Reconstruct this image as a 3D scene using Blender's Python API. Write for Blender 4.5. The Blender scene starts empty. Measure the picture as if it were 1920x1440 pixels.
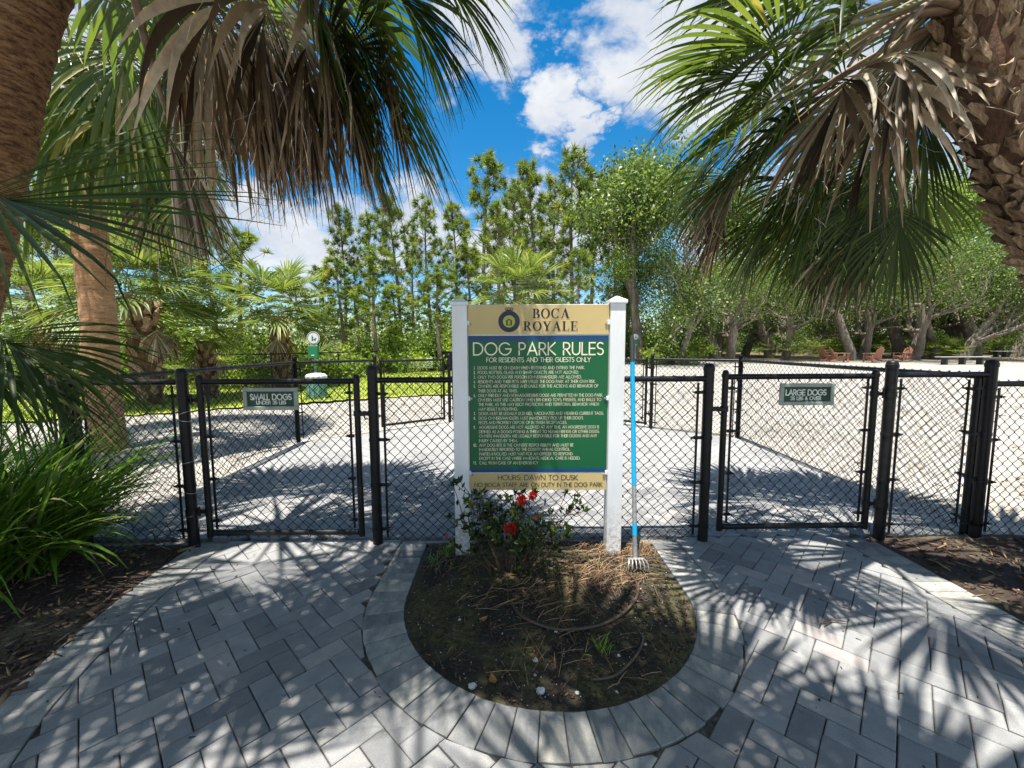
import bpy, math, random
import numpy as np
from mathutils import Vector, Matrix

# ------------------------------------------------------------------ camera, sky, sun, exposure
SC = bpy.context.scene
COL = SC.collection
CAM_H, FPX, PITCH, ROLL = 1.455, 777.37, 0.0919, -0.00356
_c, _s = math.cos(PITCH), math.sin(PITCH)
FW = np.array([0, _c, -_s]); _up = np.array([0, _s, _c]); _rt = np.array([1.0, 0, 0])
RT = math.cos(ROLL) * _rt + math.sin(ROLL) * _up
UP = -math.sin(ROLL) * _rt + math.cos(ROLL) * _up
cam_d = bpy.data.cameras.new('camera'); cam = bpy.data.objects.new('camera', cam_d); COL.objects.link(cam)
cam_d.sensor_width = 36; cam_d.lens = FPX / 1920 * 36; cam_d.clip_start = 0.05; cam_d.clip_end = 2000
cam.matrix_world = Matrix(((RT[0], UP[0], -FW[0], 0), (RT[1], UP[1], -FW[1], 0), (RT[2], UP[2], -FW[2], CAM_H), (0, 0, 0, 1)))
SC.camera = cam

def ray(px, py):
    return FW + (px - 960) / FPX * RT + (720 - py) / FPX * UP
def at(px, py, Y):                      # world point seen at a photo pixel, at distance Y
    d = ray(px, py); p = d * (Y / d[1]); p[2] += CAM_H; return p
def ground(px, py, z=0.0):
    d = ray(px, py); p = d * ((z - CAM_H) / d[2]); p[2] += CAM_H; return p

SUN_TO = Vector((-0.14, -0.23, 1.21)).normalized()
sun_d = bpy.data.lights.new('sun', 'SUN'); sun = bpy.data.objects.new('sun', sun_d); COL.objects.link(sun)
sun_d.energy = 5.0; sun_d.angle = math.radians(0.53); sun_d.color = (1.0, 0.955, 0.88)
sun.rotation_euler = SUN_TO.to_track_quat('Z', 'Y').to_euler()

world = bpy.data.worlds.new('World'); SC.world = world; world.use_nodes = True
def build_world():
    nt = world.node_tree; N = nt.nodes; L = nt.links; N.clear()
    out = N.new('ShaderNodeOutputWorld'); bg = N.new('ShaderNodeBackground'); L.new(bg.outputs[0], out.inputs[0])
    sky = N.new('ShaderNodeTexSky'); sky.sky_type = 'NISHITA'; sky.sun_disc = False
    sky.sun_elevation = math.asin(SUN_TO.z); sky.sun_rotation = math.atan2(SUN_TO.x, SUN_TO.y)
    sky.air_density = 1.0; sky.dust_density = 0.25; sky.ozone_density = 3.0
    tc = N.new('ShaderNodeTexCoord')
    hs = N.new('ShaderNodeHueSaturation'); hs.inputs['Saturation'].default_value = 1.42; hs.inputs['Value'].default_value = 1.25
    hs.inputs['Hue'].default_value = 0.492
    L.new(sky.outputs[0], hs.inputs['Color'])
    # clouds: soft lobes in direction space, broken up by noise
    def m(op, a, b=None, c=None):
        n = N.new('ShaderNodeMath'); n.operation = op
        for i, v in enumerate((a, b, c)):
            if v is None: continue
            if isinstance(v, (int, float)): n.inputs[i].default_value = v
            else: L.new(v, n.inputs[i])
        return n.outputs[0]
    nrm = N.new('ShaderNodeVectorMath'); nrm.operation = 'NORMALIZE'; L.new(tc.outputs['Generated'], nrm.inputs[0])
    sep = N.new('ShaderNodeSeparateXYZ'); L.new(nrm.outputs[0], sep.inputs[0])
    mp = N.new('ShaderNodeMapping'); L.new(nrm.outputs[0], mp.inputs[0]); mp.inputs['Scale'].default_value = (1, 1, 1.7)
    def noise(scale, det, rough, off, dist=0.0):
        n = N.new('ShaderNodeTexNoise'); n.inputs['Scale'].default_value = scale; n.inputs['Detail'].default_value = det
        n.inputs['Roughness'].default_value = rough; n.inputs['Distortion'].default_value = dist
        a = N.new('ShaderNodeVectorMath'); a.operation = 'ADD'; a.inputs[1].default_value = off
        L.new(mp.outputs[0], a.inputs[0]); L.new(a.outputs[0], n.inputs['Vector']); return n.outputs['Fac']
    wn = N.new('ShaderNodeTexNoise'); wn.inputs['Scale'].default_value = 9.0; wn.inputs['Detail'].default_value = 7; wn.inputs['Roughness'].default_value = .62; L.new(mp.outputs[0], wn.inputs['Vector'])
    w1 = N.new('ShaderNodeVectorMath'); w1.operation = 'SUBTRACT'; w1.inputs[1].default_value = (.5, .5, .5); L.new(wn.outputs['Color'], w1.inputs[0])
    w2 = N.new('ShaderNodeVectorMath'); w2.operation = 'MULTIPLY_ADD'; w2.inputs[1].default_value = (.26, .26, .20); L.new(w1.outputs[0], w2.inputs[0]); L.new(nrm.outputs[0], w2.inputs[2])
    wrp = N.new('ShaderNodeVectorMath'); wrp.operation = 'NORMALIZE'; L.new(w2.outputs[0], wrp.inputs[0])
    dens = None
    lobes = [(1310, 20, 11.5, .66), (1235, 95, 5.5, .5), (905, 60, 6, .52), (860, 140, 4, .25), (1045, 165, 4.6, .60), (1010, 225, 3.0, .42),
             (1093, 268, 3.0, .60), (520, 440, 7, .55), (620, 450, 6, .50), (470, 500, 4, .42), (570, 520, 4, .4), (1000, 450, 9, .60), (1130, 430, 7, .55),
             (800, 440, 8, .45), (430, 130, 9, .42), (200, 150, 10, .5), (1500, 100, 9, .5), (1700, 300, 12, .4), (60, 300, 10, .4), (1400, 480, 8, .5)]
    for px, py, deg, amp in lobes:
        d = ray(px, py); d = d / np.linalg.norm(d)
        dt = N.new('ShaderNodeVectorMath'); dt.operation = 'DOT_PRODUCT'; dt.inputs[1].default_value = tuple(d); L.new(wrp.outputs[0], dt.inputs[0])
        mr = N.new('ShaderNodeMapRange'); mr.interpolation_type = 'SMOOTHSTEP'
        mr.inputs['From Min'].default_value = math.cos(math.radians(deg * 1.25)); mr.inputs['From Max'].default_value = math.cos(math.radians(deg * 0.2))
        mr.inputs['To Max'].default_value = amp
        L.new(dt.outputs['Value'], mr.inputs['Value'])
        dens = mr.outputs[0] if dens is None else m('MAXIMUM', dens, mr.outputs[0])
    n1 = noise(6.5, 10, .62, (3.1, 1.7, .4), .25); n2 = noise(1.6, 3, .5, (7.3, 2.2, 5.1))
    behind = m('MULTIPLY', m('MINIMUM', m('MAXIMUM', m('MULTIPLY_ADD', sep.outputs['Y'], -2.0, 1.0), 0.0), 1.0), 0.78)      # away from the view: extra noise cloud, added to whiten the fill light
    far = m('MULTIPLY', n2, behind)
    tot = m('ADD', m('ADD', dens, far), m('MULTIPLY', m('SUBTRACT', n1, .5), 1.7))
    mr = N.new('ShaderNodeMapRange'); mr.interpolation_type = 'SMOOTHSTEP'; mr.inputs['From Min'].default_value = .14; mr.inputs['From Max'].default_value = .60
    L.new(tot, mr.inputs['Value'])
    fac = m('MULTIPLY', mr.outputs[0], m('SMOOTH_MAX', m('MINIMUM', m('MULTIPLY', sep.outputs['Z'], 20), 1), 0, .01))
    fac = m('MULTIPLY', fac, .97)
    sh = noise(8.0, 5, .55, (1.1, 4.2, 2.7))
    cr = N.new('ShaderNodeValToRGB'); cr.color_ramp.elements[0].position = .3; cr.color_ramp.elements[0].color = (4.2, 4.6, 5.4, 1)
    cr.color_ramp.elements[1].position = .68; cr.color_ramp.elements[1].color = (6.5, 6.6, 6.7, 1); L.new(sh, cr.inputs[0])
    mix = N.new('ShaderNodeMix'); mix.data_type = 'RGBA'; L.new(fac, mix.inputs['Factor']); L.new(hs.outputs[0], mix.inputs['A']); L.new(cr.outputs[0], mix.inputs['B'])
    L.new(mix.outputs['Result'], bg.inputs[0]); bg.inputs[1].default_value = 0.06
build_world()
SC.view_settings.view_transform = 'Standard'; SC.view_settings.look = 'None'; SC.view_settings.gamma = 1; SC.view_settings.use_curve_mapping = False
SC.view_settings.exposure = 1.30
SC.cycles.max_bounces = 5; SC.cycles.transparent_max_bounces = 4; SC.cycles.diffuse_bounces = 3; SC.cycles.glossy_bounces = 2; SC.cycles.transmission_bounces = 3
SC.cycles.use_denoising = True

# ------------------------------------------------------------------ helpers
def tag(o, label=None, cat=None, group=None, kind=None):
    if label: o['label'] = label
    if cat: o['category'] = cat
    if group: o['group'] = group
    if kind: o['kind'] = kind
    return o
def empty(name, loc=(0, 0, 0), rz=0.0, label=None, cat=None, group=None):
    o = bpy.data.objects.new(name, None); COL.objects.link(o); o.location = loc; o.rotation_euler = (0, 0, rz); o.empty_display_size = .1
    return tag(o, label, cat, group)
def link(name, me, parent=None, world_space=True):
    o = bpy.data.objects.new(name, me); COL.objects.link(o)
    if parent is not None:
        o.parent = parent
        if world_space:
            M = Matrix.LocRotScale(parent.location, parent.rotation_euler, parent.scale)
            q = parent.parent
            while q is not None:
                M = Matrix.LocRotScale(q.location, q.rotation_euler, q.scale) @ (parent.matrix_parent_inverse if parent.parent == q else Matrix()) @ M; q = q.parent
            o.matrix_parent_inverse = M.inverted()
    return o
def mesh_np(name, V, F, mat, var=None, smooth=False):
    V = np.asarray(V, np.float32).reshape(-1, 3); F = np.asarray(F, np.int32)
    me = bpy.data.meshes.new(name); k = F.shape[1]
    me.vertices.add(len(V)); me.vertices.foreach_set('co', V.ravel())
    me.loops.add(F.size); me.loops.foreach_set('vertex_index', F.ravel())
    me.polygons.add(len(F)); me.polygons.foreach_set('loop_start', np.arange(0, F.size, k, dtype=np.int32))
    if smooth: me.polygons.foreach_set('use_smooth', np.ones(len(F), bool))
    me.update(calc_edges=True)
    if var is not None:
        a = me.attributes.new('var', 'FLOAT', 'POINT'); a.data.foreach_set('value', np.asarray(var, np.float32))
    if mat: me.materials.append(mat)
    return me
class MB:
    def __init__(s): s.v = []; s.f = []
    def add(s, vs, fs):
        b = len(s.v); s.v += [tuple(map(float, v)) for v in vs]; s.f += [tuple(b + i for i in f) for f in fs]; return s
    def box(s, c, d, M=None, bev=0.0):
        x, y, z = d[0] / 2, d[1] / 2, d[2] / 2; b = min(bev, x * .9, y * .9, z * .9)
        if b <= 0:
            vs = [(i * x, j * y, k * z) for k in (-1, 1) for j in (-1, 1) for i in (-1, 1)]
            fs = [(0, 2, 3, 1), (4, 5, 7, 6), (0, 1, 5, 4), (2, 6, 7, 3), (0, 4, 6, 2), (1, 3, 7, 5)]
        else:
            vs = []; 
            for k, zz, ins in ((0, -z, b), (1, -z + b, 0), (2, z - b, 0), (3, z, b)):
                vs += [(-x + ins, -y + ins, zz), (x - ins, -y + ins, zz), (x - ins, y - ins, zz), (-x + ins, y - ins, zz)]
            fs = [(3, 2, 1, 0), (12, 13, 14, 15)]
            for r in range(3):
                for i in range(4): j = (i + 1) % 4; fs.append((r * 4 + i, r * 4 + j, r * 4 + 4 + j, r * 4 + 4 + i))
        if M is not None: vs = [M @ Vector(v) for v in vs]
        return s.add([(v[0] + c[0], v[1] + c[1], v[2] + c[2]) for v in vs], fs)
    def tube(s, pts, r, n=8, cap=True, flat=1.0):
        pts = [Vector(p) for p in pts]; m = len(pts); rs = r if hasattr(r, '__len__') else [r] * m
        vs = []; t0 = None; u = None
        for i, p in enumerate(pts):
            t = (pts[min(i + 1, m - 1)] - pts[max(i - 1, 0)])
            t = t.normalized() if t.length > 1e-9 else Vector((0, 0, 1))
            if u is None:
                u = t.orthogonal().normalized() if abs(t.z) > .95 else t.cross(Vector((0, 0, 1))).normalized()
            else:
                u = (u - t * u.dot(t)); u = u.normalized() if u.length > 1e-6 else t.orthogonal().normalized()
            w = t.cross(u)
            for k in range(n):
                a = 2 * math.pi * k / n; vs.append(p + u * (math.cos(a) * rs[i]) + w * (math.sin(a) * rs[i] * flat))
        fs = [(i * n + k, i * n + (k + 1) % n, (i + 1) * n + (k + 1) % n, (i + 1) * n + k) for i in range(m - 1) for k in range(n)]
        if cap: fs += [tuple(range(n))[::-1], tuple((m - 1) * n + k for k in range(n))]
        return s.add(vs, fs)
    def lathe(s, c, prof, n=16):           # prof: (r, z) from bottom to top
        vs = [(c[0] + r * math.cos(2 * math.pi * k / n), c[1] + r * math.sin(2 * math.pi * k / n), c[2] + z) for r, z in prof for k in range(n)]
        m = len(prof)
        fs = [(i * n + k, i * n + (k + 1) % n, (i + 1) * n + (k + 1) % n, (i + 1) * n + k) for i in range(m - 1) for k in range(n)]
        fs += [tuple(range(n))[::-1], tuple((m - 1) * n + k for k in range(n))]
        return s.add(vs, fs)
    def prism(s, poly, z0, z1, cham=0.0):
        n = len(poly); rings = [(0, z0), (0, z1 - cham), (cham, z1)] if cham else [(0, z0), (0, z1)]
        cx = sum(p[0] for p in poly) / n; cy = sum(p[1] for p in poly) / n; vs = []
        for ins, z in rings:
            q = inset(poly, ins) if ins else poly
            vs += [(x, y, z) for x, y in q]
        fs = [tuple(range(n))[::-1], tuple((len(rings) - 1) * n + i for i in range(n))]
        for r in range(len(rings) - 1):
            for i in range(n): j = (i + 1) % n; fs.append((r * n + i, r * n + j, (r + 1) * n + j, (r + 1) * n + i))
        return s.add(vs, fs)
    def mesh(s, name, mat, smooth=False, auto=None):
        me = bpy.data.meshes.new(name); me.from_pydata(s.v, [], s.f); me.update()
        if mat: me.materials.append(mat)
        if smooth:
            me.polygons.foreach_set('use_smooth', [True] * len(me.polygons))
            if auto:
                import bmesh
                bm = bmesh.new(); bm.from_mesh(me)
                for e in bm.edges:
                    if len(e.link_faces) == 2 and e.calc_face_angle(0) > math.radians(auto): e.smooth = False
                bm.to_mesh(me); bm.free()
        return me
    def build(s, name, mat, parent=None, smooth=False, auto=None, world_space=True):
        return link(name, s.mesh(name, mat, smooth, auto), parent, world_space)
def area2(p): return sum(p[i][0] * p[(i + 1) % len(p)][1] - p[(i + 1) % len(p)][0] * p[i][1] for i in range(len(p)))
def inset(poly, d):
    n = len(poly); out = []; sg = 1 if area2(poly) > 0 else -1
    for i in range(n):
        p0, p1, p2 = poly[i - 1], poly[i], poly[(i + 1) % n]
        e1 = Vector((p1[0] - p0[0], p1[1] - p0[1])); e2 = Vector((p2[0] - p1[0], p2[1] - p1[1]))
        if e1.length < 1e-6 or e2.length < 1e-6: out.append(p1); continue
        e1.normalize(); e2.normalize(); n1 = Vector((-e1.y, e1.x)) * sg; n2 = Vector((-e2.y, e2.x)) * sg
        b = n1 + n2; k = max(.35, 1 + n1.dot(n2)); out.append((p1[0] + b.x * d / k, p1[1] + b.y * d / k))
    return out
def clip(poly, nx, ny, c):                 # keep nx*x+ny*y <= c
    out = []; n = len(poly)
    for i in range(n):
        a, b = poly[i], poly[(i + 1) % n]; da = nx * a[0] + ny * a[1] - c; db = nx * b[0] + ny * b[1] - c
        if da <= 0: out.append(a)
        if (da < 0 < db) or (db < 0 < da): t = da / (da - db); out.append((a[0] + t * (b[0] - a[0]), a[1] + t * (b[1] - a[1])))
    q = []
    for p in out:
        if not q or math.hypot(p[0] - q[-1][0], p[1] - q[-1][1]) > 1e-4: q.append(p)
    if len(q) > 1 and math.hypot(q[0][0] - q[-1][0], q[0][1] - q[-1][1]) < 1e-4: q.pop()
    return q
def clip_convex(poly, reg):                # reg counter-clockwise
    for i in range(len(reg)):
        a, b = reg[i], reg[(i + 1) % len(reg)]; nx, ny = b[1] - a[1], -(b[0] - a[0])
        poly = clip(poly, nx, ny, nx * a[0] + ny * a[1])
        if len(poly) < 3: return []
    return poly
def copy_tree(o, loc, rz=0.0, sc=1.0, parent=None):
    c = o.copy(); COL.objects.link(c)
    if parent is None: c.location = loc; c.rotation_euler = (0, 0, rz); c.scale = (sc, sc, sc) if not hasattr(sc, '__len__') else sc
    else: c.parent = parent
    for ch in KIDS.get(o.name, []): copy_tree(ch, None, parent=c)
    return c
KIDS = {}
def kids(root, *ch): KIDS.setdefault(root.name, []).extend(ch)
def tz(x, y):
    return 0.024 * max(0.0, y - 14) if y < 70 else 0.024 * 56
ORD = 'first second third fourth fifth sixth seventh eighth ninth tenth eleventh twelfth thirteenth fourteenth fifteenth sixteenth seventeenth eighteenth nineteenth twentieth'.split()
for _t in ('twenty-', 'thirty-', 'forty-'):
    ORD += [_t + w for w in ORD[:9]] + [{'twenty-': 'thirtieth', 'thirty-': 'fortieth', 'forty-': 'fiftieth'}[_t]]

# ------------------------------------------------------------------ materials
class NT:
    def __init__(s, name):
        s.m = bpy.data.materials.new(name); s.m.use_nodes = True; s.N = s.m.node_tree.nodes; s.L = s.m.node_tree.links; s.N.clear()
        s.out = s.N.new('ShaderNodeOutputMaterial'); s.b = s.N.new('ShaderNodeBsdfPrincipled'); s.L.new(s.b.outputs[0], s.out.inputs[0])
        s.tc = s.N.new('ShaderNodeTexCoord')
    def set(s, sock, v):
        i = s.b.inputs[sock]
        if hasattr(v, 'is_linked') or isinstance(v, bpy.types.NodeSocket): s.L.new(v, i)
        else: i.default_value = v if not (isinstance(v, tuple) and len(v) == 3) else (*v, 1)
        return s
    def noise(s, scale, det=4, rough=.55, coord='Object', sc=None, dist=0.0, off=None):
        n = s.N.new('ShaderNodeTexNoise'); n.inputs['Scale'].default_value = scale; n.inputs['Detail'].default_value = det; n.inputs['Roughness'].default_value = rough; n.inputs['Distortion'].default_value = dist
        src = s.tc.outputs[coord] if isinstance(coord, str) else coord
        if sc or off is not None:
            mp = s.N.new('ShaderNodeMapping'); s.L.new(src, mp.inputs[0]); src = mp.outputs[0]
            if sc: mp.inputs['Scale'].default_value = sc
            if off is not None:
                if isinstance(off, bpy.types.NodeSocket): s.L.new(off, mp.inputs['Location'])
        s.L.new(src, n.inputs['Vector']); return n.outputs['Fac']
    def vor(s, scale, feat='F1', out='Distance', coord='Object', sc=None):
        n = s.N.new('ShaderNodeTexVoronoi'); n.inputs['Scale'].default_value = scale; n.feature = feat
        src = s.tc.outputs[coord]
        if sc: mp = s.N.new('ShaderNodeMapping'); s.L.new(src, mp.inputs[0]); src = mp.outputs[0]; mp.inputs['Scale'].default_value = sc
        s.L.new(src, n.inputs['Vector']); return n.outputs[out]
    def ramp(s, fac, stops):
        r = s.N.new('ShaderNodeValToRGB'); e = r.color_ramp.elements
        while len(e) < len(stops): e.new(.5)
        for el, (p, c) in zip(e, stops): el.position = p; el.color = (*c, 1)
        s.L.new(fac, r.inputs[0]); return r.outputs[0]
    def mix(s, fac, a, b, typ='MIX'):
        n = s.N.new('ShaderNodeMix'); n.data_type = 'RGBA'; n.blend_type = typ
        for k, v in (('Factor', fac), ('A', a), ('B', b)):
            if isinstance(v, bpy.types.NodeSocket): s.L.new(v, n.inputs[k])
            elif isinstance(v, tuple): n.inputs[k].default_value = (*v, 1)
            else: n.inputs[k].default_value = v
        return n.outputs['Result']
    def math(s, op, a, b=0.0):
        n = s.N.new('ShaderNodeMath'); n.operation = op
        for i, v in enumerate((a, b)):
            if isinstance(v, bpy.types.NodeSocket): s.L.new(v, n.inputs[i])
            else: n.inputs[i].default_value = v
        return n.outputs[0]
    def rnd(s): return s.N.new('ShaderNodeObjectInfo').outputs['Random']
    def attr(s, name='var'):
        n = s.N.new('ShaderNodeAttribute'); n.attribute_name = name; return n.outputs['Fac']
    def bump(s, h, strength=.3, dist=.01):
        n = s.N.new('ShaderNodeBump'); n.inputs['Strength'].default_value = strength; n.inputs['Distance'].default_value = dist
        s.L.new(h, n.inputs['Height']); s.L.new(n.outputs[0], s.b.inputs['Normal']); return s
    def translucent(s, col, fac):
        t = s.N.new('ShaderNodeBsdfTranslucent'); mx = s.N.new('ShaderNodeMixShader'); mx.inputs[0].default_value = fac
        if isinstance(col, tuple): t.inputs[0].default_value = (*col, 1)
        else: s.L.new(col, t.inputs[0])
        s.L.new(s.b.outputs[0], mx.inputs[1]); s.L.new(t.outputs[0], mx.inputs[2]); s.L.new(mx.outputs[0], s.out.inputs[0]); return s
def plain(name, col, rough=.6, metal=0.0, spec=.5, wear=.12, scale=30):
    n = NT(name); f = n.noise(scale, 5, .6)
    d = tuple(c * (1 - wear) for c in col); l = tuple(min(1, c * (1 + wear)) for c in col)
    n.set('Base Color', n.ramp(f, [(.3, d), (.7, l)])).set('Roughness', rough).set('Metallic', metal).set('Specular IOR Level', spec)
    return n.m
def leafmat(name, stops, rough=.45, trans=.3, tcol=(.25, .38, .05), spec=.5, objrnd=.0):
    n = NT(name); v = n.attr()
    c = n.ramp(v, stops)
    big = n.noise(.6, 2)
    c = n.mix(.5, c, n.ramp(big, [(.3, (.6, .6, .6)), (.7, (1.25, 1.25, 1.1))]), 'MULTIPLY')
    n.set('Base Color', c).set('Roughness', rough).set('Specular IOR Level', spec * .8)
    t = n.mix(1.0, c, (tcol[0] / .1, tcol[1] / .15, tcol[2] / .03), 'MULTIPLY')
    return n.translucent(t, trans).m
M = {}
def make_materials():
    n = NT('paver'); r = n.rnd(); o = n.math('MULTIPLY', r, 50)
    cxyz = n.N.new('ShaderNodeCombineXYZ'); n.L.new(o, cxyz.inputs[0]); n.L.new(o, cxyz.inputs[1])
    big = n.noise(9, 5, .6, off=cxyz.outputs[0]); fine = n.noise(260, 3, .7); sp = n.noise(110, 2, .5)
    base = n.ramp(r, [(0, (.14, .142, .146)), (.3, (.225, .227, .228)), (.55, (.265, .265, .262)), (.75, (.18, .182, .186)), (.92, (.30, .29, .275)), (1, (.31, .28, .265))])
    c = n.mix(.55, base, n.ramp(big, [(.3, (.68, .7, .74)), (.7, (1.25, 1.22, 1.16))]), 'MULTIPLY')
    c = n.mix(.5, c, n.ramp(fine, [(.35, (.6, .6, .6)), (.65, (1.35, 1.35, 1.35))]), 'MULTIPLY')
    c = n.mix(n.ramp(sp, [(.70, (0, 0, 0)), (.76, (.8, .8, .8))]), c, (.5, .5, .5))
    stain = n.noise(1.3, 6, .65, dist=.6)
    c = n.mix(.65, c, n.ramp(stain, [(.36, (.66, .67, .69)), (.55, (1.05, 1.04, 1.02)), (.7, (1.2, 1.17, 1.1))]), 'MULTIPLY')
    n.set('Base Color', c).set('Roughness', .86).bump(fine, .35, .002); M['paver'] = n.m
    n = NT('border'); r = n.rnd(); o = n.math('MULTIPLY', r, 50)
    cxyz = n.N.new('ShaderNodeCombineXYZ'); n.L.new(o, cxyz.inputs[0]); n.L.new(o, cxyz.inputs[1])
    big = n.noise(14, 5, .65, off=cxyz.outputs[0], sc=(1, .5, 1)); fine = n.noise(240, 3, .7)
    base = n.ramp(r, [(0, (.12, .124, .13)), (.22, (.19, .193, .195)), (.45, (.25, .249, .238)), (.62, (.285, .28, .262)), (.8, (.155, .16, .164)), (.92, (.225, .226, .222)), (1, (.30, .285, .258))])
    c = n.mix(.9, base, n.ramp(big, [(.32, (.50, .54, .6)), (.66, (1.4, 1.34, 1.2))]), 'MULTIPLY')
    c = n.mix(.5, c, n.ramp(fine, [(.35, (.65, .65, .65)), (.65, (1.3, 1.3, 1.3))]), 'MULTIPLY')
    n.set('Base Color', c).set('Roughness', .85).bump(fine, .3, .002); M['border'] = n.m
    n = NT('joint_sand'); n.set('Base Color', n.ramp(n.noise(60, 5), [(.3, (.02, .019, .017)), (.62, (.07, .064, .052)), (.8, (.22, .20, .16))])).set('Roughness', .95); M['joint'] = n.m
    n = NT('sand'); a = n.noise(.5, 6, .6); b = n.noise(7, 6, .7); c3 = n.vor(120); geo = n.N.new('ShaderNodeSeparateXYZ'); n.L.new(n.tc.outputs['Object'], geo.inputs[0])
    c = n.ramp(b, [(.3, (.255, .247, .232)), (.55, (.355, .344, .325)), (.75, (.43, .418, .397))])
    c = n.mix(.6, c, n.ramp(a, [(.35, (.80, .78, .74)), (.65, (1.12, 1.1, 1.05))]), 'MULTIPLY')
    c = n.mix(.75, c, n.ramp(n.noise(1.6, 6, .7, dist=1.2), [(.36, (.66, .64, .60)), (.52, (1, 1, 1)), (.7, (1.1, 1.1, 1.1))]), 'MULTIPLY')
    c = n.mix(.7, c, n.ramp(c3, [(.1, (1.15, 1.15, 1.12)), (.5, (.8, .78, .74))]), 'MULTIPLY')
    litter = n.ramp(n.noise(3, 7, .75), [(.35, (.07, .055, .03)), (.55, (.16, .12, .06)), (.75, (.10, .12, .03))])
    fy = n.N.new('ShaderNodeMapRange'); fy.inputs['From Min'].default_value = 30; fy.inputs['From Max'].default_value = 36; n.L.new(n.math('ADD', geo.outputs['Y'], n.math('MULTIPLY', n.noise(.25, 4), 8)), fy.inputs['Value'])
    fl = n.N.new('ShaderNodeMapRange'); fl.inputs['From Min'].default_value = -3.2; fl.inputs['From Max'].default_value = -3.0
    c = n.mix(fy.outputs[0], c, litter)
    hb = n.math('ADD', n.math('MULTIPLY', n.noise(2.5, 4), 2.0), b)
    n.set('Base Color', c).set('Roughness', .95).bump(hb, .5, .03); M['sand'] = n.m
    n = NT('soil'); a = n.noise(5, 6, .65); b = n.noise(45, 6, .75); g = n.noise(2.6, 5, .6, dist=.4)
    c = n.ramp(b, [(.32, (.009, .007, .005)), (.55, (.034, .027, .018)), (.75, (.09, .072, .046))])
    moss = n.ramp(b, [(.3, (.035, .031, .009)), (.6, (.12, .11, .034)), (.8, (.23, .21, .09))])
    c = n.mix(n.ramp(g, [(.44, (0, 0, 0)), (.62, (1, 1, 1))]), c, moss)
    c = n.mix(.5, c, n.ramp(a, [(.3, (.6, .6, .6)), (.7, (1.2, 1.2, 1.2))]), 'MULTIPLY')
    n.set('Base Color', c).set('Roughness', .95).bump(b, .8, .02); M['soil'] = n.m
    n = NT('mulch_bed'); b = n.noise(40, 6, .75, sc=(1, 2, 1)); a = n.noise(1.7, 5)
    c = n.ramp(b, [(.3, (.012, .008, .006)), (.5, (.05, .03, .02)), (.72, (.13, .08, .05))])
    c = n.mix(n.ramp(a, [(.52, (0, 0, 0)), (.66, (.8, .8, .8))]), c, n.ramp(b, [(.3, (.08, .065, .03)), (.7, (.25, .21, .12))]))
    n.set('Base Color', c).set('Roughness', .9).bump(b, .9, .03); M['mulch'] = n.m
    n = NT('mulch_chip'); n.set('Base Color', n.ramp(n.attr(), [(0, (.018, .012, .008)), (.45, (.055, .03, .02)), (.8, (.12, .062, .036)), (1, (.24, .19, .13))])).set('Roughness', .85); M['chip'] = n.m
    n = NT('pine_straw'); n.set('Base Color', n.ramp(n.attr(), [(0, (.09, .05, .025)), (.5, (.21, .12, .06)), (1, (.34, .23, .12))])).set('Roughness', .7); M['straw'] = n.m
    n = NT('pebble'); n.set('Base Color', n.ramp(n.noise(25, 4), [(.3, (.42, .40, .36)), (.7, (.72, .70, .66))])).set('Roughness', .8); M['pebble'] = n.m
    n = NT('lawn'); a = n.noise(1.2, 5); b = n.noise(30, 6, .8)
    c = n.ramp(b, [(.3, (.13, .16, .015)), (.6, (.29, .34, .04)), (.8, (.42, .43, .08))])
    c = n.mix(.5, c, n.ramp(a, [(.3, (.8, .85, .7)), (.7, (1.2, 1.1, 1.0))]), 'MULTIPLY'); n.set('Base Color', c).set('Roughness', .9).bump(b, .6, .04); M['lawn'] = n.m
    n = NT('black_vinyl'); f = n.noise(18, 5, .6); n.set('Base Color', n.ramp(f, [(.35, (.005, .005, .006)), (.8, (.018, .018, .02))])).set('Roughness', n.math('ADD', n.math('MULTIPLY', f, .3), .25)).set('Specular IOR Level', .28); M['black'] = n.m
    M['wire'] = plain('black_wire', (.007, .007, .008), .5, 0, .25)
    M['tie'] = plain('aluminium_tie', (.62, .63, .65), .35, .9)
    n = NT('white_vinyl'); f = n.noise(6, 6, .65, sc=(1, 1, .25)); c = n.ramp(f, [(.3, (.68, .70, .71)), (.65, (.82, .83, .83))]); gz = n.N.new('ShaderNodeSeparateXYZ'); n.L.new(n.tc.outputs['Object'], gz.inputs[0]); gm = n.N.new('ShaderNodeMapRange'); gm.inputs['From Min'].default_value = .42; gm.inputs['From Max'].default_value = .0; n.L.new(gz.outputs['Z'], gm.inputs['Value'])
    sp2 = n.math('MULTIPLY', n.ramp(n.noise(38, 6, .75), [(.42, (0, 0, 0)), (.62, (1, 1, 1))]), gm.outputs[0]); c = n.mix(sp2, c, (.22, .18, .13)); n.set('Base Color', c).set('Roughness', .38); M['white'] = n.m
    def printed(name, col): M[name] = plain(name, col, .42, 0, .4, .05, 8)
    printed('gold_print', (.56, .43, .19)); printed('cream_print', (.84, .78, .58)); printed('ink', (.012, .016, .03)); printed('olive_print', (.42, .42, .07)); printed('navy', (.012, .025, .05))
    n = NT('green_panel'); geo = n.N.new('ShaderNodeSeparateXYZ'); n.L.new(n.tc.outputs['Object'], geo.inputs[0])
    def edge(z0, z1, n=n, geo=geo):
        e = n.N.new('ShaderNodeMapRange'); e.interpolation_type = 'SMOOTHSTEP'; e.inputs['From Min'].default_value = z0; e.inputs['From Max'].default_value = z1; n.L.new(geo.outputs['Z'], e.inputs['Value']); return e.outputs[0]
    M['green_panel'] = n.m; M['_gp'] = (n, edge)
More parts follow.
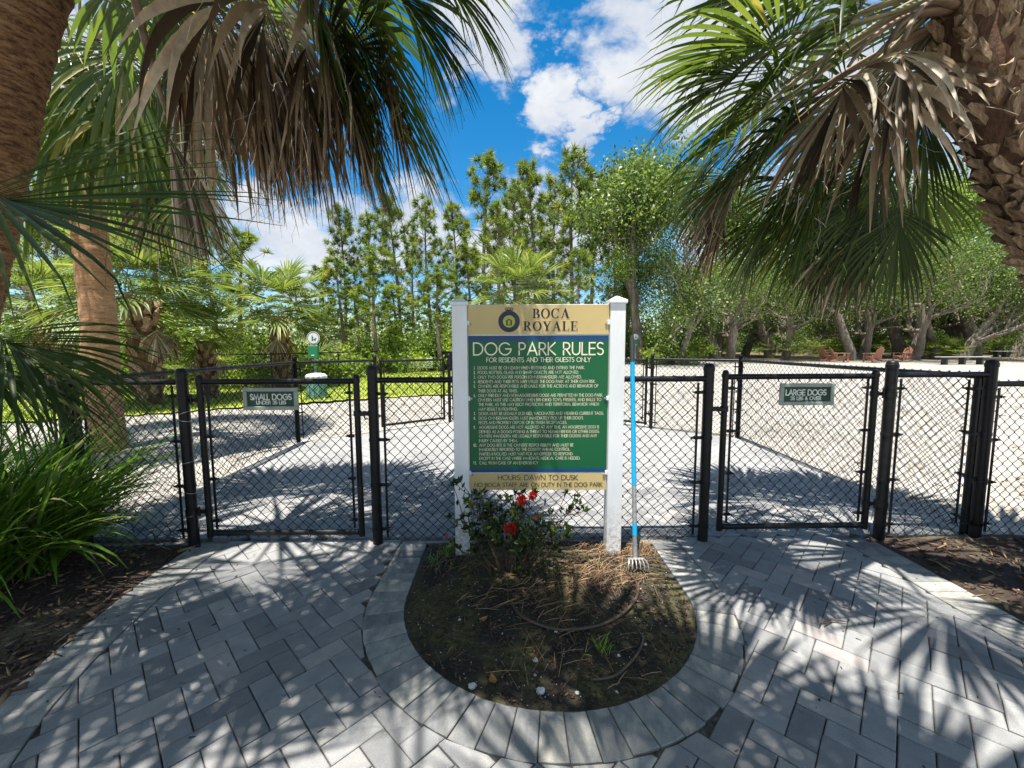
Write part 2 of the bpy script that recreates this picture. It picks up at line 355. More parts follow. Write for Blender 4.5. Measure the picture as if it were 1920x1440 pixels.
    printed('sign_green', (.008, .055, .028)); printed('sage', (.30, .34, .30)); printed('pale_text', (.72, .76, .68)); printed('blue_print', (.008, .06, .20))
    M['tool_blue'] = plain('tool_blue', (.002, .27, .50), .35, 0, .5, .06); M['galv'] = plain('galvanised', (.33, .33, .33), .5, .7, .5, .35, 40); M['grip'] = plain('black_grip', (.02, .02, .022), .6)
    def pleaf(name, d, m_, l, tr=.28, rough=.42, sp=.5): M[name] = leafmat(name, [(0, d), (.5, m_), (.92, l), (1, (.30, .24, .07))], rough, tr, spec=sp)
    pleaf('palm', (.026, .045, .009), (.062, .10, .016), (.145, .18, .035), .26, .36); pleaf('palm_dark', (.014, .027, .006), (.032, .058, .010), (.075, .105, .022), .2, .45, .3)
    pleaf('palm_far', (.03, .06, .012), (.12, .165, .035), (.29, .31, .10), .25)
    n = NT('dead_frond'); c = n.ramp(n.attr(), [(0, (.035, .022, .012)), (.3, (.115, .080, .044)), (.6, (.28, .215, .135)), (1, (.58, .52, .42))])
    c = n.mix(.5, c, n.ramp(n.noise(14, 5, .7), [(.35, (.5, .45, .42)), (.65, (1.25, 1.2, 1.15))]), 'MULTIPLY')
    n.set('Base Color', c).set('Roughness', .6).translucent(n.mix(1.0, c, (1.5, 1.1, .7), 'MULTIPLY'), .22); M['dead'] = n.m
    n = NT('petiole'); n.set('Base Color', n.ramp(n.noise(7, 4), [(.3, (.10, .10, .035)), (.7, (.24, .19, .09))])).set('Roughness', .5); M['petiole'] = n.m
    n = NT('dead_petiole'); n.set('Base Color', n.ramp(n.noise(9, 5), [(.3, (.10, .05, .028)), (.7, (.30, .21, .13))])).set('Roughness', .6); M['petiole_dead'] = n.m
    n = NT('palm_trunk'); a = n.noise(13, 8, .78, sc=(1, 1, 4.2), dist=.35); b = n.noise(70, 6, .75, sc=(1, 1, 3.5)); f = n.noise(3, 4, .6)
    c = n.ramp(a, [(.34, (.035, .014, .008)), (.43, (.22, .10, .045)), (.53, (.50, .27, .125)), (.70, (.68, .46, .28))])
    c = n.mix(.6, c, n.ramp(b, [(.35, (.45, .42, .4)), (.6, (1.2, 1.15, 1.1))]), 'MULTIPLY'); c = n.mix(.5, c, n.ramp(f, [(.3, (.7, .68, .66)), (.7, (1.2, 1.2, 1.2))]), 'MULTIPLY')
    n.set('Base Color', c).set('Roughness', .9).bump(n.math('ADD', a, n.math('MULTIPLY', b, .5)), 1.0, .03); M['ptrunk'] = n.m
    n = NT('trimmed_trunk'); a = n.noise(7, 7, .7, sc=(.8, .8, 4.5), dist=.5); b = n.noise(50, 6, .75, sc=(1, 1, 3)); f = n.noise(2.5, 4, .6)
    c = n.ramp(a, [(.3, (.16, .075, .035)), (.42, (.40, .215, .10)), (.58, (.52, .31, .155)), (.75, (.60, .40, .23))]); c = n.mix(.5, c, n.ramp(b, [(.35, (.5, .46, .42)), (.55, (1.12, 1.1, 1.08))]), 'MULTIPLY'); c = n.mix(.5, c, n.ramp(f, [(.3, (.75, .72, .7)), (.7, (1.15, 1.15, 1.15))]), 'MULTIPLY')
    n.set('Base Color', c).set('Roughness', .9).bump(n.math('ADD', a, b), .8, .02); M['trimmed'] = n.m
    n = NT('leaf_base'); r = n.rnd(); a = n.noise(38, 7, .75, sc=(1, 1, .18)); c = n.ramp(a, [(.34, (.05, .03, .018)), (.48, (.22, .145, .085)), (.62, (.36, .27, .18)), (.78, (.52, .44, .34))])
    c = n.mix(.8, c, n.ramp(r, [(0, (.6, .55, .5)), (.6, (1.1, 1.05, 1)), (1, (1.35, 1.3, 1.25))]), 'MULTIPLY'); n.set('Base Color', c).set('Roughness', .82).bump(a, .6, .01); M['boot'] = n.m
    n = NT('fibre'); a = n.noise(30, 6, .75, sc=(1, 1, .4)); n.set('Base Color', n.ramp(a, [(.3, (.03, .015, .009)), (.7, (.20, .10, .055))])).set('Roughness', .95).bump(a, 1, .02); M['fibre'] = n.m
    n = NT('pine_bark'); a = n.noise(12, 6, .7, sc=(1, 1, .3)); n.set('Base Color', n.ramp(a, [(.3, (.07, .055, .045)), (.7, (.24, .19, .155))])).set('Roughness', .95).bump(a, .8, .03); M['pbark'] = n.m
    n = NT('oak_bark'); a = n.noise(7, 7, .7, sc=(1, 1, .35)); b = n.noise(2, 4)
    c = n.mix(.6, n.ramp(a, [(.3, (.09, .072, .055)), (.55, (.21, .18, .145)), (.75, (.36, .32, .27))]), n.ramp(b, [(.3, (.7, .68, .66)), (.7, (1.25, 1.22, 1.2))]), 'MULTIPLY')
    n.set('Base Color', c).set('Roughness', .95).bump(a, .8, .04); M['obark'] = n.m
    M['needle'] = leafmat('needle', [(0, (.03, .055, .010)), (.5, (.115, .17, .022)), (.9, (.28, .33, .05)), (1, (.30, .22, .07))], .5, .26)
    M['leaf'] = leafmat('leaf', [(0, (.018, .04, .008)), (.5, (.07, .12, .022)), (1, (.22, .27, .06))], .45, .28)
    M['leaf_lime'] = leafmat('leaf_lime', [(0, (.03, .065, .009)), (.5, (.12, .19, .022)), (1, (.30, .36, .06))], .5, .32)
    M['leaf_dark'] = leafmat('leaf_dark', [(0, (.006, .016, .006)), (.5, (.018, .038, .010)), (.85, (.045, .085, .016)), (1, (.15, .20, .03))], .3, .22)
    M['strap'] = leafmat('strap_leaf', [(0, (.026, .06, .008)), (.5, (.09, .18, .02)), (.88, (.20, .33, .05)), (1, (.30, .26, .15))], .45, .3, spec=.3)
    M['red'] = leafmat('red_petal', [(0, (.30, .006, .006)), (1, (.70, .03, .02))], .5, .25, (.1, .15, .03))
    M['hose'] = plain('drip_hose', (.075, .05, .036), .32); M['chair'] = plain('chair_wood', (.30, .14, .095), .6, 0, .4, .2, 12); M['bench_top'] = plain('bench_top', (.36, .35, .33), .6); M['bench_leg'] = plain('bench_leg', (.03, .03, .03), .5)
    M['bin_teal'] = plain('bin_teal', (.13, .29, .27), .5); M['bin_lid'] = plain('bin_lid', (.55, .58, .58), .5); M['box_green'] = plain('box_green', (.008, .15, .065), .4); M['screen'] = plain('windscreen', (.025, .027, .028), .85); M['sheet_white'] = plain('sheet_white', (.60, .64, .64), .5)
    M['twig'] = plain('twig', (.10, .065, .04), .8, 0, .3, .3); M['leaf_fallen'] = plain('fallen_leaf', (.34, .16, .05), .6, 0, .3, .25)
make_materials()

# ------------------------------------------------------------------ ground, lawn, paving, beds
rng = np.random.default_rng(11); rnd = random.Random(5)
def fuzz(x, y, k=1.0, seed=0):
    r = np.random.default_rng(seed + 77); o = 0
    for i in range(7):
        a = r.uniform(0, 6.28); f = k * r.uniform(.6, 3.2); o = o + np.sin((x * math.cos(a) + y * math.sin(a)) * f + r.uniform(0, 6.28)) / (1 + i * .3)
    return o / 4
def build_ground():
    xs = np.unique(np.concatenate([np.linspace(-600, -40, 8), np.linspace(-40, 50, 91), np.linspace(50, 600, 8)]))
    ys = np.unique(np.concatenate([np.linspace(-300, -6, 6), np.linspace(-6, 60, 111), np.linspace(60, 900, 12)]))
    X, Y = np.meshgrid(xs, ys); Z = np.vectorize(tz)(X, Y) - .03
    inside = (X > -4) & (X < 4) & (Y < 9.2); Z = Z + np.where((~inside) & (Y > 3.2) & (Y < 60), .018 * fuzz(X, Y, 2.2, 3), 0) + np.where(Y > 60, 0, 0)
    n, m = X.shape; idx = np.arange(n * m).reshape(n, m)
    F = np.stack([idx[:-1, :-1], idx[:-1, 1:], idx[1:, 1:], idx[1:, :-1]], -1).reshape(-1, 4)
    tag(link('ground', mesh_np('ground', np.stack([X, Y, Z], -1), F, M['sand'], smooth=True)), 'pale sandy ground of the dog runs', kind='structure')
build_ground()
def sheet(name, poly_fn, x0, x1, y0, y1, st, zf, mat):
    xs = np.arange(x0, x1, st); ys = np.arange(y0, y1, st); X, Y = np.meshgrid(xs, ys); Z = zf(X, Y); n, m = X.shape
    idx = np.arange(n * m).reshape(n, m); F = np.stack([idx[:-1, :-1], idx[:-1, 1:], idx[1:, 1:], idx[1:, :-1]], -1).reshape(-1, 4)
    cx = (X[:-1, :-1] + st / 2).ravel(); cy = (Y[:-1, :-1] + st / 2).ravel(); k = poly_fn(cx, cy); F = F[k]
    u, inv = np.unique(F, return_inverse=True); V = np.stack([X, Y, Z], -1).reshape(-1, 3)[u]
    return mesh_np(name, V, inv.reshape(F.shape), mat, smooth=True)
def lawn_mask(x, y):
    e = 9.0 + np.clip((x + 7.8) * .62, -1.2, 3.2) + .25 * fuzz(x, y, 1.7, 9)
    return (y > e) & (x < -.2) & (y < 25.5)
lawn = link('lawn', sheet('lawn', lawn_mask, -22, -.2, 7, 26, .25, lambda X, Y: np.vectorize(tz)(X, Y) + .02 + .02 * fuzz(X, Y, 2, 4), M['lawn'])); tag(lawn, 'sunlit mown lawn strip behind the small dog run', kind='structure')
def grass_blades():
    N = 26000; x = rng.uniform(-16, -.3, N); y = 8 + 14 * rng.random(N) ** 1.6; k = lawn_mask(x, y - .15); x, y = x[k], y[k]; N = len(x)
    h = rng.uniform(.05, .13, N); a = rng.uniform(0, 6.28, N); w = .014
    z = np.vectorize(tz)(x, y) + .015
    V = np.stack([np.stack([x - w * np.cos(a), y - w * np.sin(a), z], -1), np.stack([x + w * np.cos(a), y + w * np.sin(a), z], -1), np.stack([x + rng.normal(0, .03, N), y + rng.normal(0, .03, N), z + h], -1)], 1)
    me = mesh_np('grass', V, np.arange(N * 3).reshape(-1, 3), M['leaf_lime'], np.repeat(rng.uniform(.3, 1, N), 3))
    tag(link('grass', me), 'short bright green grass blades of the lawn', 'grass', kind='stuff')
grass_blades()

S = 0.0698167 * CAM_H; TH = 0.806491; OX, OY = -0.883675 * CAM_H, 1.044003 * CAM_H
LA = (math.cos(TH), math.sin(TH)); LB = (math.sin(TH), -math.cos(TH))
def lat(u, v): return (OX + S * (u * LA[0] + v * LB[0]), OY + S * (u * LA[1] + v * LB[1]))
FENCE_Y = lambda x: 2.975 + .013 * x
LEFT_IN = [(-1.0, -1.05), (-.5, -1.12), (0, -1.22), (.5, -1.36), (1.0, -1.58), (1.328, -1.765), (1.572, -1.884), (1.907, -1.985), (2.297, -2.06), (2.572, -2.10), (3.02, -2.13)]
def left_in(y): return float(np.interp(y, [p[0] for p in LEFT_IN], [p[1] for p in LEFT_IN]))
BC = (0.2, 2.35); R_IN, R_OUT, GAP = .82, 1.03, .004
def entrance_clip(poly):
    cx = sum(p[0] for p in poly) / len(poly); cy = sum(p[1] for p in poly) / len(poly)
    y = min(max(cy, -.9), 2.9); x0, x1 = left_in(y - .1), left_in(y + .1); tx, ty = x1 - x0, .2; l = math.hypot(tx, ty); nx, ny = -ty / l, tx / l
    poly = clip(poly, nx, ny, nx * left_in(y) + ny * y - GAP)
    poly = clip(poly, 1, 0, 2.455 - GAP) if poly else poly
    poly = clip(poly, 0, 1, FENCE_Y(cx) + .05) if poly else poly
    if not poly: return poly
    if cy > BC[1]:
        if cx < BC[0]: poly = clip(poly, 1, 0, BC[0] - R_OUT - GAP)
        else: poly = clip(poly, -1, 0, -(BC[0] + R_OUT + GAP))
    else:
        dx, dy = cx - BC[0], cy - BC[1]; d = math.hypot(dx, dy)
        if d < R_OUT + .2: dx /= d; dy /= d; poly = clip(poly, -dx, -dy, -(dx * BC[0] + dy * BC[1] + R_OUT + GAP))
    return poly
ENC = [(-3.22, 3.04), (3.48, 3.07), (3.53, 6.42), (0.12, 8.86), (-3.26, 6.24)]
def enclosure_clip(poly): return clip_convex(poly, ENC)
brick_meshes = {}
def full_brick(mat, k):
    key = (mat, k)
    if key not in brick_meshes:
        r = random.Random(k); L2, W2 = S - GAP / 2, S / 2 - GAP / 2; b = MB(); j = lambda: r.uniform(-.0012, .0012)
        b.prism([(-L2 + j(), -W2 + j()), (L2 + j(), -W2 + j()), (L2 + j(), W2 + j()), (-L2 + j(), W2 + j())], -.05, 0, .0035); brick_meshes[key] = b.mesh('paver', M[mat])
    return brick_meshes[key]
def lay(root, clipf, nmax, u0, u1, mat, zoff=0.0):
    items = []
    for a in range(u0, u1):
        for c in range(u0, u1):
            if (a + c) % 4: continue                       # (i+2j, -i+2j)
            for kind in (0, 1):
                u, v = (a, c) if kind == 0 else (a, c - 2); w, h = (2, 1) if kind == 0 else (1, 2)
                cx, cy = lat(u + w / 2, v + h / 2)
                if not (-4 < cx < 4.2 and -.9 < cy < 9.3): continue
                g = GAP / 2 / S
                poly = [lat(u + g, v + h - g), lat(u + w - g, v + h - g), lat(u + w - g, v + g), lat(u + g, v + g)]
                if area2(poly) < 0: poly = poly[::-1]
                a0 = area2(poly); q = clipf(poly)
                if len(q) < 3 or area2(q) < .12 * a0: continue
                items.append((cx * cx + cy * cy if cy > .75 else 99 + cy * cy, cx, cy, kind, q, area2(q) > .985 * a0))
    items.sort(key=lambda t: t[0]); rest = MB()
    for i, (_, cx, cy, kind, q, full) in enumerate(items):
        dz = zoff + rnd.uniform(-.003, .0015)
        if i < nmax:
            if full:
                o = link('paver', full_brick(mat, rnd.randrange(6)), root, False)
                ang = math.atan2(LA[1], LA[0]) + (0 if kind == 0 else math.pi / 2) + rnd.choice((0, math.pi)) + rnd.gauss(0, .004)
                o.location = (cx, cy, dz); o.rotation_euler = (rnd.gauss(0, .008), rnd.gauss(0, .008), ang + rnd.gauss(0, .004))
            else:
                b = MB(); b.prism([(x - cx, y - cy) for x, y in q], -.05, 0, .0035); o = link('paver', b.mesh('paver', M[mat]), root, False)
                o.location = (cx, cy, dz); o.rotation_euler = (rnd.gauss(0, .003), rnd.gauss(0, .003), 0)
        else: rest.prism(q, -.05, dz, .0035)
    if rest.v:
        o = rest.build('far_pavers', M[mat], root, world_space=False); o['kind'] = 'stuff'
def base_sheet(name, poly, z, label):
    b = MB(); b.add([(x, y, z) for x, y in poly], [tuple(range(len(poly)))])
    return tag(b.build(name, M['joint']), label, kind='structure')
ent = base_sheet('entrance_pavement', [(-2.35, -1.2), (2.75, -1.2), (2.75, 2.93), (-2.4, 2.9)], -.012, 'grey herringbone paver walk in front of the gates')
enc = base_sheet('enclosure_pavement', ENC, -.011, 'grey herringbone paver floor inside the double-gated enclosure')
lay(ent, entrance_clip, 300, -70, 90, 'paver'); lay(enc, enclosure_clip, 300, -90, 120, 'paver', .0005)

def border_piece(root, poly, k):
    cx = sum(p[0] for p in poly) / len(poly); cy = sum(p[1] for p in poly) / len(poly)
    q = [(x - cx, y - cy) for x, y in poly]
    if area2(q) < 0: q = q[::-1]
    q = inset(q, GAP / 2); b = MB(); b.prism(q, -.06, 0, .0035)
    o = link('border_brick', b.mesh('border_brick', M['border']), root, False); o.location = (cx, cy, .001 + rnd.uniform(-.001, .0025)); o.rotation_euler = (rnd.gauss(0, .004), rnd.gauss(0, .004), 0)
bed_edge = base_sheet('planting_bed_kerb', [(-.80, 2.3), (-.70, 1.9), (-.30, 1.45), (.2, 1.36), (.7, 1.45), (1.1, 1.9), (1.2, 2.3), (1.2, 2.95), (-.82, 2.95)], -.014, 'ring of grey soldier-course bricks edging the sign bed')
NB = 28
for i in range(NB):
    a0, a1 = math.pi + math.pi * i / NB, math.pi + math.pi * (i + 1) / NB
    pt = lambda r, a: (BC[0] + r * math.cos(a), BC[1] + r * math.sin(a))
    am = (a0 + a1) / 2; jr = rnd.uniform(-.006, .006)
    border_piece(bed_edge, [pt(R_IN, a0), pt(R_IN / math.cos((a1 - a0) / 2), am), pt(R_IN, a1), pt(R_OUT + jr, a1), pt((R_OUT + jr) / math.cos((a1 - a0) / 2), am), pt(R_OUT + jr, a0)], i)
for sx in (-1, 1):
    n = 6 if sx < 0 else 6
    for i in range(n):
        y0, y1 = 2.35 + i * .098, 2.35 + (i + 1) * .098; fl = lambda y: (y - 2.35) * (.06 if sx < 0 else .03)
        border_piece(bed_edge, [(BC[0] + sx * (R_IN + fl(y0) * .4), y0), (BC[0] + sx * (R_OUT + fl(y0) * 0), y0), (BC[0] + sx * (R_OUT + fl(y1) * 0), y1), (BC[0] + sx * (R_IN + fl(y1) * .4), y1)], i)
wl = base_sheet('left_path_kerb', [(-2.38, 2.93), (-2.34, 2.4), (-2.2, 1.9), (-1.9, 1.3), (-1.6, .8), (-1.3, 0), (-1.2, -.9), (-1.1, -.9), (-1.35, .4), (-1.85, 1.45), (-2.0, 1.9), (-2.1, 2.5), (-2.14, 2.93)], -.014, 'curved soldier course of bricks along the grassy mulch bed')
ys = [-.9]; 
while ys[-1] < 2.86:
    y = ys[-1]; s = (left_in(y + .05) - left_in(y - .05)) / .1; ys.append(y + .105 / math.sqrt(1 + s * s))
def offs(y, d):
    s = (left_in(y + .08) - left_in(y - .08)) / .16; l = math.sqrt(1 + s * s); return (left_in(y) - d / l, y + d * s / l)
for y0, y1 in zip(ys, ys[1:]): border_piece(wl, [offs(y0, 0), offs(y1, 0), offs(y1, .225), offs(y0, .225)], 0)
wr = base_sheet('right_path_kerb', [(2.47, -.9), (2.68, -.9), (2.68, 2.93), (2.47, 2.93)], -.014, 'straight soldier course of bricks along the bare mulch bed')
y = -.9
while y < 2.9: border_piece(wr, [(2.455, y), (2.69, y), (2.69, y + .104), (2.455, y + .104)], 0); y += .104

def left_mask(x, y):
    e = np.array([offs(t, .2)[0] for t in np.linspace(-1, 3, 60)]); ye = np.array([offs(t, .2)[1] for t in np.linspace(-1, 3, 60)])
    return (x < np.interp(y, ye, e)) & (y < 2.99 + .013 * x)
zmul = lambda X, Y: -.004 + .02 * fuzz(X, Y, 5, 6) * np.clip(np.abs(X) - 2.2, 0, 1) + .008 * fuzz(X, Y, 22, 8)
tag(link('left_mulch_bed', sheet('left_mulch_bed', left_mask, -6.5, -1.0, -1.2, 3.0, .05, zmul, M['mulch'])), 'dark bark mulch bed under the strap-leaf grasses', kind='structure')
tag(link('right_mulch_bed', sheet('right_mulch_bed', lambda x, y: (x > 2.67) & (y < 2.99 + .013 * x), 2.6, 7, -1.2, 3.1, .05, zmul, M['mulch'])), 'dark mulch and leaf litter bed beside the bare brick course', kind='structure')
def bed_mask(x, y):
    return np.where(y > BC[1], (np.abs(x - BC[0]) < R_IN + .03) & (y < 2.975), np.hypot(x - BC[0], y - BC[1]) < R_IN + .03)
def bed_z(x, y):
    d = np.where(y > BC[1], R_IN - np.abs(x - BC[0]), R_IN - np.hypot(x - BC[0], y - BC[1]))
    return -.014 + .05 * np.clip(d / .5, 0, 1) ** .8 * (1 + .5 * fuzz(x, y, 6, 12)) * np.clip((3.05 - y) / .3, .2, 1) + .006 * fuzz(x, y, 40, 13) * np.clip(d / .1, 0, 1)
soil = link('planting_bed', sheet('planting_bed', bed_mask, -.70, 1.12, 1.48, 3.0, .02, bed_z, M['soil'])); tag(soil, 'dark mossy soil of the round bed under the rules sign', kind='structure')

def scatter_chips(name, n, fx, fy, mask, zf, mat, l0, l1, w0, w1, label, cat, tilt=.25, var=(0, 1)):
    x = fx(n); y = fy(n); k = mask(x, y); x, y = x[k], y[k]; n = len(x)
    a = rng.uniform(0, 6.28, n); L = rng.uniform(l0, l1, n) / 2; W = rng.uniform(w0, w1, n) / 2; t = rng.normal(0, tilt, n)
    d = np.stack([np.cos(a) * np.cos(t), np.sin(a) * np.cos(t), np.sin(t)], -1); w = np.stack([-np.sin(a), np.cos(a), rng.normal(0, .5, n)], -1)
    c = np.stack([x, y, zf(x, y) + .004 + np.abs(np.sin(t)) * L], -1); up = np.array([0, 0, 1.0])
    th = (W * .5)[:, None] * up
    V = np.stack([c - d * L[:, None] - w * W[:, None], c + d * L[:, None] - w * W[:, None] * .6, c + d * L[:, None] + w * W[:, None] * .6, c - d * L[:, None] + w * W[:, None], c + th, c - th * .4], 1)
    b = np.arange(n)[:, None] * 6
    F = np.concatenate([b + np.array([[i, (i + 1) % 4, 4]]) for i in range(4)] + [b + np.array([[(i + 1) % 4, i, 5]]) for i in range(4)])
    me = mesh_np(name, V, F, mat, np.repeat(rng.uniform(*var, n), 6)); return tag(link(name, me), label, cat, kind='stuff')
scatter_chips('bark_mulch', 9000, lambda n: np.where(rng.random(n) < .6, rng.uniform(-4.5, -1.3, n), rng.uniform(2.7, 5.5, n)), lambda n: rng.uniform(.2, 2.98, n), lambda x, y: np.where(x < 0, left_mask(x - .02, y), y < 2.98), zmul, M['chip'], .015, .07, .006, .02, 'scattered bark mulch chips beside the paved path', 'mulch')
scatter_chips('leaf_litter', 900, lambda n: np.where(rng.random(n) < .5, rng.uniform(-4.0, -1.3, n), rng.uniform(2.7, 5.0, n)), lambda n: rng.uniform(.4, 2.98, n), lambda x, y: np.where(x < 0, left_mask(x - .02, y), y < 2.98), zmul, M['straw'], .03, .12, .006, .025, 'dry brown leaf litter lying over the mulch', 'leaf litter', .2, (.3, 1))
scatter_chips('sand_litter', 5200, lambda n: rng.uniform(-12, 16, n), lambda n: 3.1 + 15 * rng.random(n) ** 1.5, lambda x, y: ~((x > -3.25) & (x < 3.5) & (y < 8.9)) & ~lawn_mask(x, y), lambda x, y: np.vectorize(tz)(x, y) - .03 + .018 * fuzz(x, y, 2.2, 3), M['straw'], .015, .09, .006, .03, 'dry leaf bits and twigs strewn over the sand', 'leaf litter', .15, (0, .8))
scatter_chips('path_litter', 260, lambda n: rng.uniform(-2.2, 2.6, n), lambda n: rng.uniform(.6, 2.95, n), lambda x, y: (np.hypot(x - .2, np.minimum(y, 2.35) - 2.35) > 1.0), lambda x, y: x * 0 - .001, M['chip'], .006, .03, .003, .008, 'small bark crumbs and bits dropped on the pavers', 'leaf litter', .1, (.2, 1))
def bed_in(x, y): return np.where(y > BC[1], (np.abs(x - BC[0]) < R_IN - .03) & (y < 2.95), np.hypot(x - BC[0], y - BC[1]) < R_IN - .02)
scatter_chips('soil_crumbs', 5200, lambda n: rng.uniform(-.65, 1.05, n), lambda n: rng.uniform(1.5, 2.95, n), bed_in, bed_z, M['chip'], .006, .03, .004, .012, 'loose dark soil crumbs and bark bits in the sign bed', 'soil', .3, (0, .9))
scatter_chips('white_grit', 520, lambda n: rng.uniform(-.65, 1.05, n), lambda n: rng.uniform(1.5, 2.95, n), bed_in, bed_z, M['pebble'], .003, .009, .003, .007, 'tiny white shell grit speckling the bed soil', 'grit', .2)
def straw(n, cx, cy, sx, sy, base=.0):
    x = rng.normal(cx, sx, n); y = rng.normal(cy, sy, n); k = bed_in(x, y); return x[k], y[k]
def pine_straw():
    P = [straw(330, .55, 2.45, .15, .10), straw(230, .72, 2.78, .12, .08), straw(120, .10, 2.25, .18, .10), straw(70, .3, 2.0, .25, .16), straw(120, -.3, 2.65, .14, .12), straw(60, .35, 1.75, .3, .08), straw(160, .98, 2.85, .06, .06)]
    x = np.concatenate([p[0] for p in P]); y = np.concatenate([p[1] for p in P]); n = len(x); a = rng.uniform(0, 3.14, n); L = rng.uniform(.03, .085, n); w = .0011
    z = bed_z(x, y) + rng.uniform(.006, .03, n); V = []; d = np.stack([np.cos(a), np.sin(a), rng.normal(0, .16, n)], -1); s = np.stack([-np.sin(a), np.cos(a), 0 * a], -1) * w; u = np.array([0, 0, 2 * w])
    c = np.stack([x, y, z], -1); A, B, Cc = c - d * L[:, None], c + np.array([0, 0, .004]), c + d * L[:, None]
    V = np.stack([A - s, A + s, B - s, B + s + u, Cc - s, Cc + s], 1); b = np.arange(n)[:, None] * 6
    F = np.concatenate([b + [[0, 1, 3, 2]], b + [[2, 3, 5, 4]]]); tag(link('pine_straw', mesh_np('pine_straw', V, F, M['straw'], np.repeat(rng.random(n), 6))), 'russet pine straw lying over the bed soil', 'pine straw', kind='stuff')
pine_straw()
def rock(name, px, py, r, mat, label, cat='stone', sq=.7):
    p = ground(px, py, .02); z = float(bed_z(np.array([p[0]]), np.array([p[1]]))[0]); b = MB(); n = 10; q = random.Random(px)
    prof = [(.3, -.4), (.85, -.25), (1, .1), (.8, .5), (.35, .72)]
    b.lathe((0, 0, 0), [(r * a, r * sq * c) for a, c in prof], n); b.v = [(x * (1 + q.uniform(-.25, .25)), y * (1 + q.uniform(-.25, .25)), zz * (1 + q.uniform(-.2, .2))) for x, y, zz in b.v]
    o = b.build(name, M[mat], smooth=True); o.location = (p[0], p[1], z + r * .2); o.rotation_euler = (0, 0, q.uniform(0, 6)); return tag(o, label, cat, 'stones in the sign bed')
for i, (px, py, r, lb) in enumerate([(885, 1277, .024, 'grey stone nearest the curved brick edge, left of the fallen leaf'), (1014, 1286, .026, 'largest white stone at the near edge of the bed'), (1004, 1236, .017, 'white pebble just above the largest white stone'), (1082, 1290, .013, 'small white pebble right of the largest white stone'), (1003, 1258, .010, 'tiny white pebble between the two stacked white stones'), (1157, 1287, .010, 'small pale pebble at the lower right rim of the bed'), (1042, 1190, .012, 'white pebble lying against the brown hose'), (1160, 1227, .011, 'pale pebble near the broken end of the hose'), (1210, 1205, .010, 'small white pebble near the right brick edge'), (862, 1160, .010, 'small white pebble in dark soil near the left edge')]):
    rock('stone', px, py, r * .78, 'pebble', lb)
def fallen_leaf(px, py, L, label, rz):
    p = ground(px, py, .03); b = MB(); n = 6
    for i in range(n + 1):
        t = i / n; w = L * .28 * math.sin(math.pi * min(1, t * .95 + .03)); x = (t - .5) * L; z = .006 + .012 * (2 * t - 1) ** 2
        b.v += [(x, -w, z + .008), (x, 0, z), (x, w, z + .008)]
    b.f = [(i * 3 + k, i * 3 + 3 + k, i * 3 + 4 + k, i * 3 + 1 + k) for i in range(n) for k in (0, 1)]
    o = b.build('fallen_leaf', M['leaf_fallen'], smooth=True); o.location = (p[0], p[1], float(bed_z(np.array([p[0]]), np.array([p[1]]))[0]) + .006 if bed_in(p[0], p[1]) else .006); o.rotation_euler = (.1, .1, rz); tag(o, label, 'leaf', 'fallen leaves')
fallen_leaf(924, 1270, .06, 'orange brown fallen leaf beside the grey stone in the bed', 1.9); fallen_leaf(905, 1165, .05, 'curled tan leaf on the dark soil left of the hose', .6)
def hose(pts, r, label):
    q = [ground(x, y, .03) for x, y in pts]; q = [Vector((p[0], p[1], float(bed_z(np.array([p[0]]), np.array([p[1]]))[0]) + r + .004)) for p in q]
    C = []
    for i in range(len(q) - 1):
        p0, p1, p2, p3 = q[max(i - 1, 0)], q[i], q[i + 1], q[min(i + 2, len(q) - 1)]
        for k in range(8):
            t = k / 8; C.append(.5 * ((2 * p1) + (p2 - p0) * t + (2 * p0 - 5 * p1 + 4 * p2 - p3) * t * t + (3 * p1 - p0 - 3 * p2 + p3) * t ** 3))
    C.append(q[-1]); b = MB(); b.tube(C, r, 8); tag(b.build('drip_hose', M['hose'], smooth=True, auto=50), label, 'hose', 'drip irrigation hoses in the bed')
hose([(958, 1135), (975, 1162), (1015, 1180), (1060, 1185), (1120, 1178), (1165, 1155), (1192, 1120), (1196, 1098), (1180, 1075)], .0075, 'long brown drip hose curving through the middle of the bed')
hose([(1110, 1268), (1150, 1262), (1180, 1240), (1200, 1215), (1208, 1190)], .0065, 'short brown hose end poking out near the bed rim')
b = MB(); b.tube([ground(1535, 1172) + [0, 0, .012], ground(1560, 1168) + [0, 0, .02], ground(1588, 1170) + [0, 0, .012]], [.004, .005, .003], 6); b.tube([ground(1560, 1168) + [0, 0, .018], ground(1545, 1177) + [0, 0, .008]], [.004, .002], 6)
tag(b.build('twig', M['twig']), 'small dark forked twig lying on the sunny pavers', 'twig')

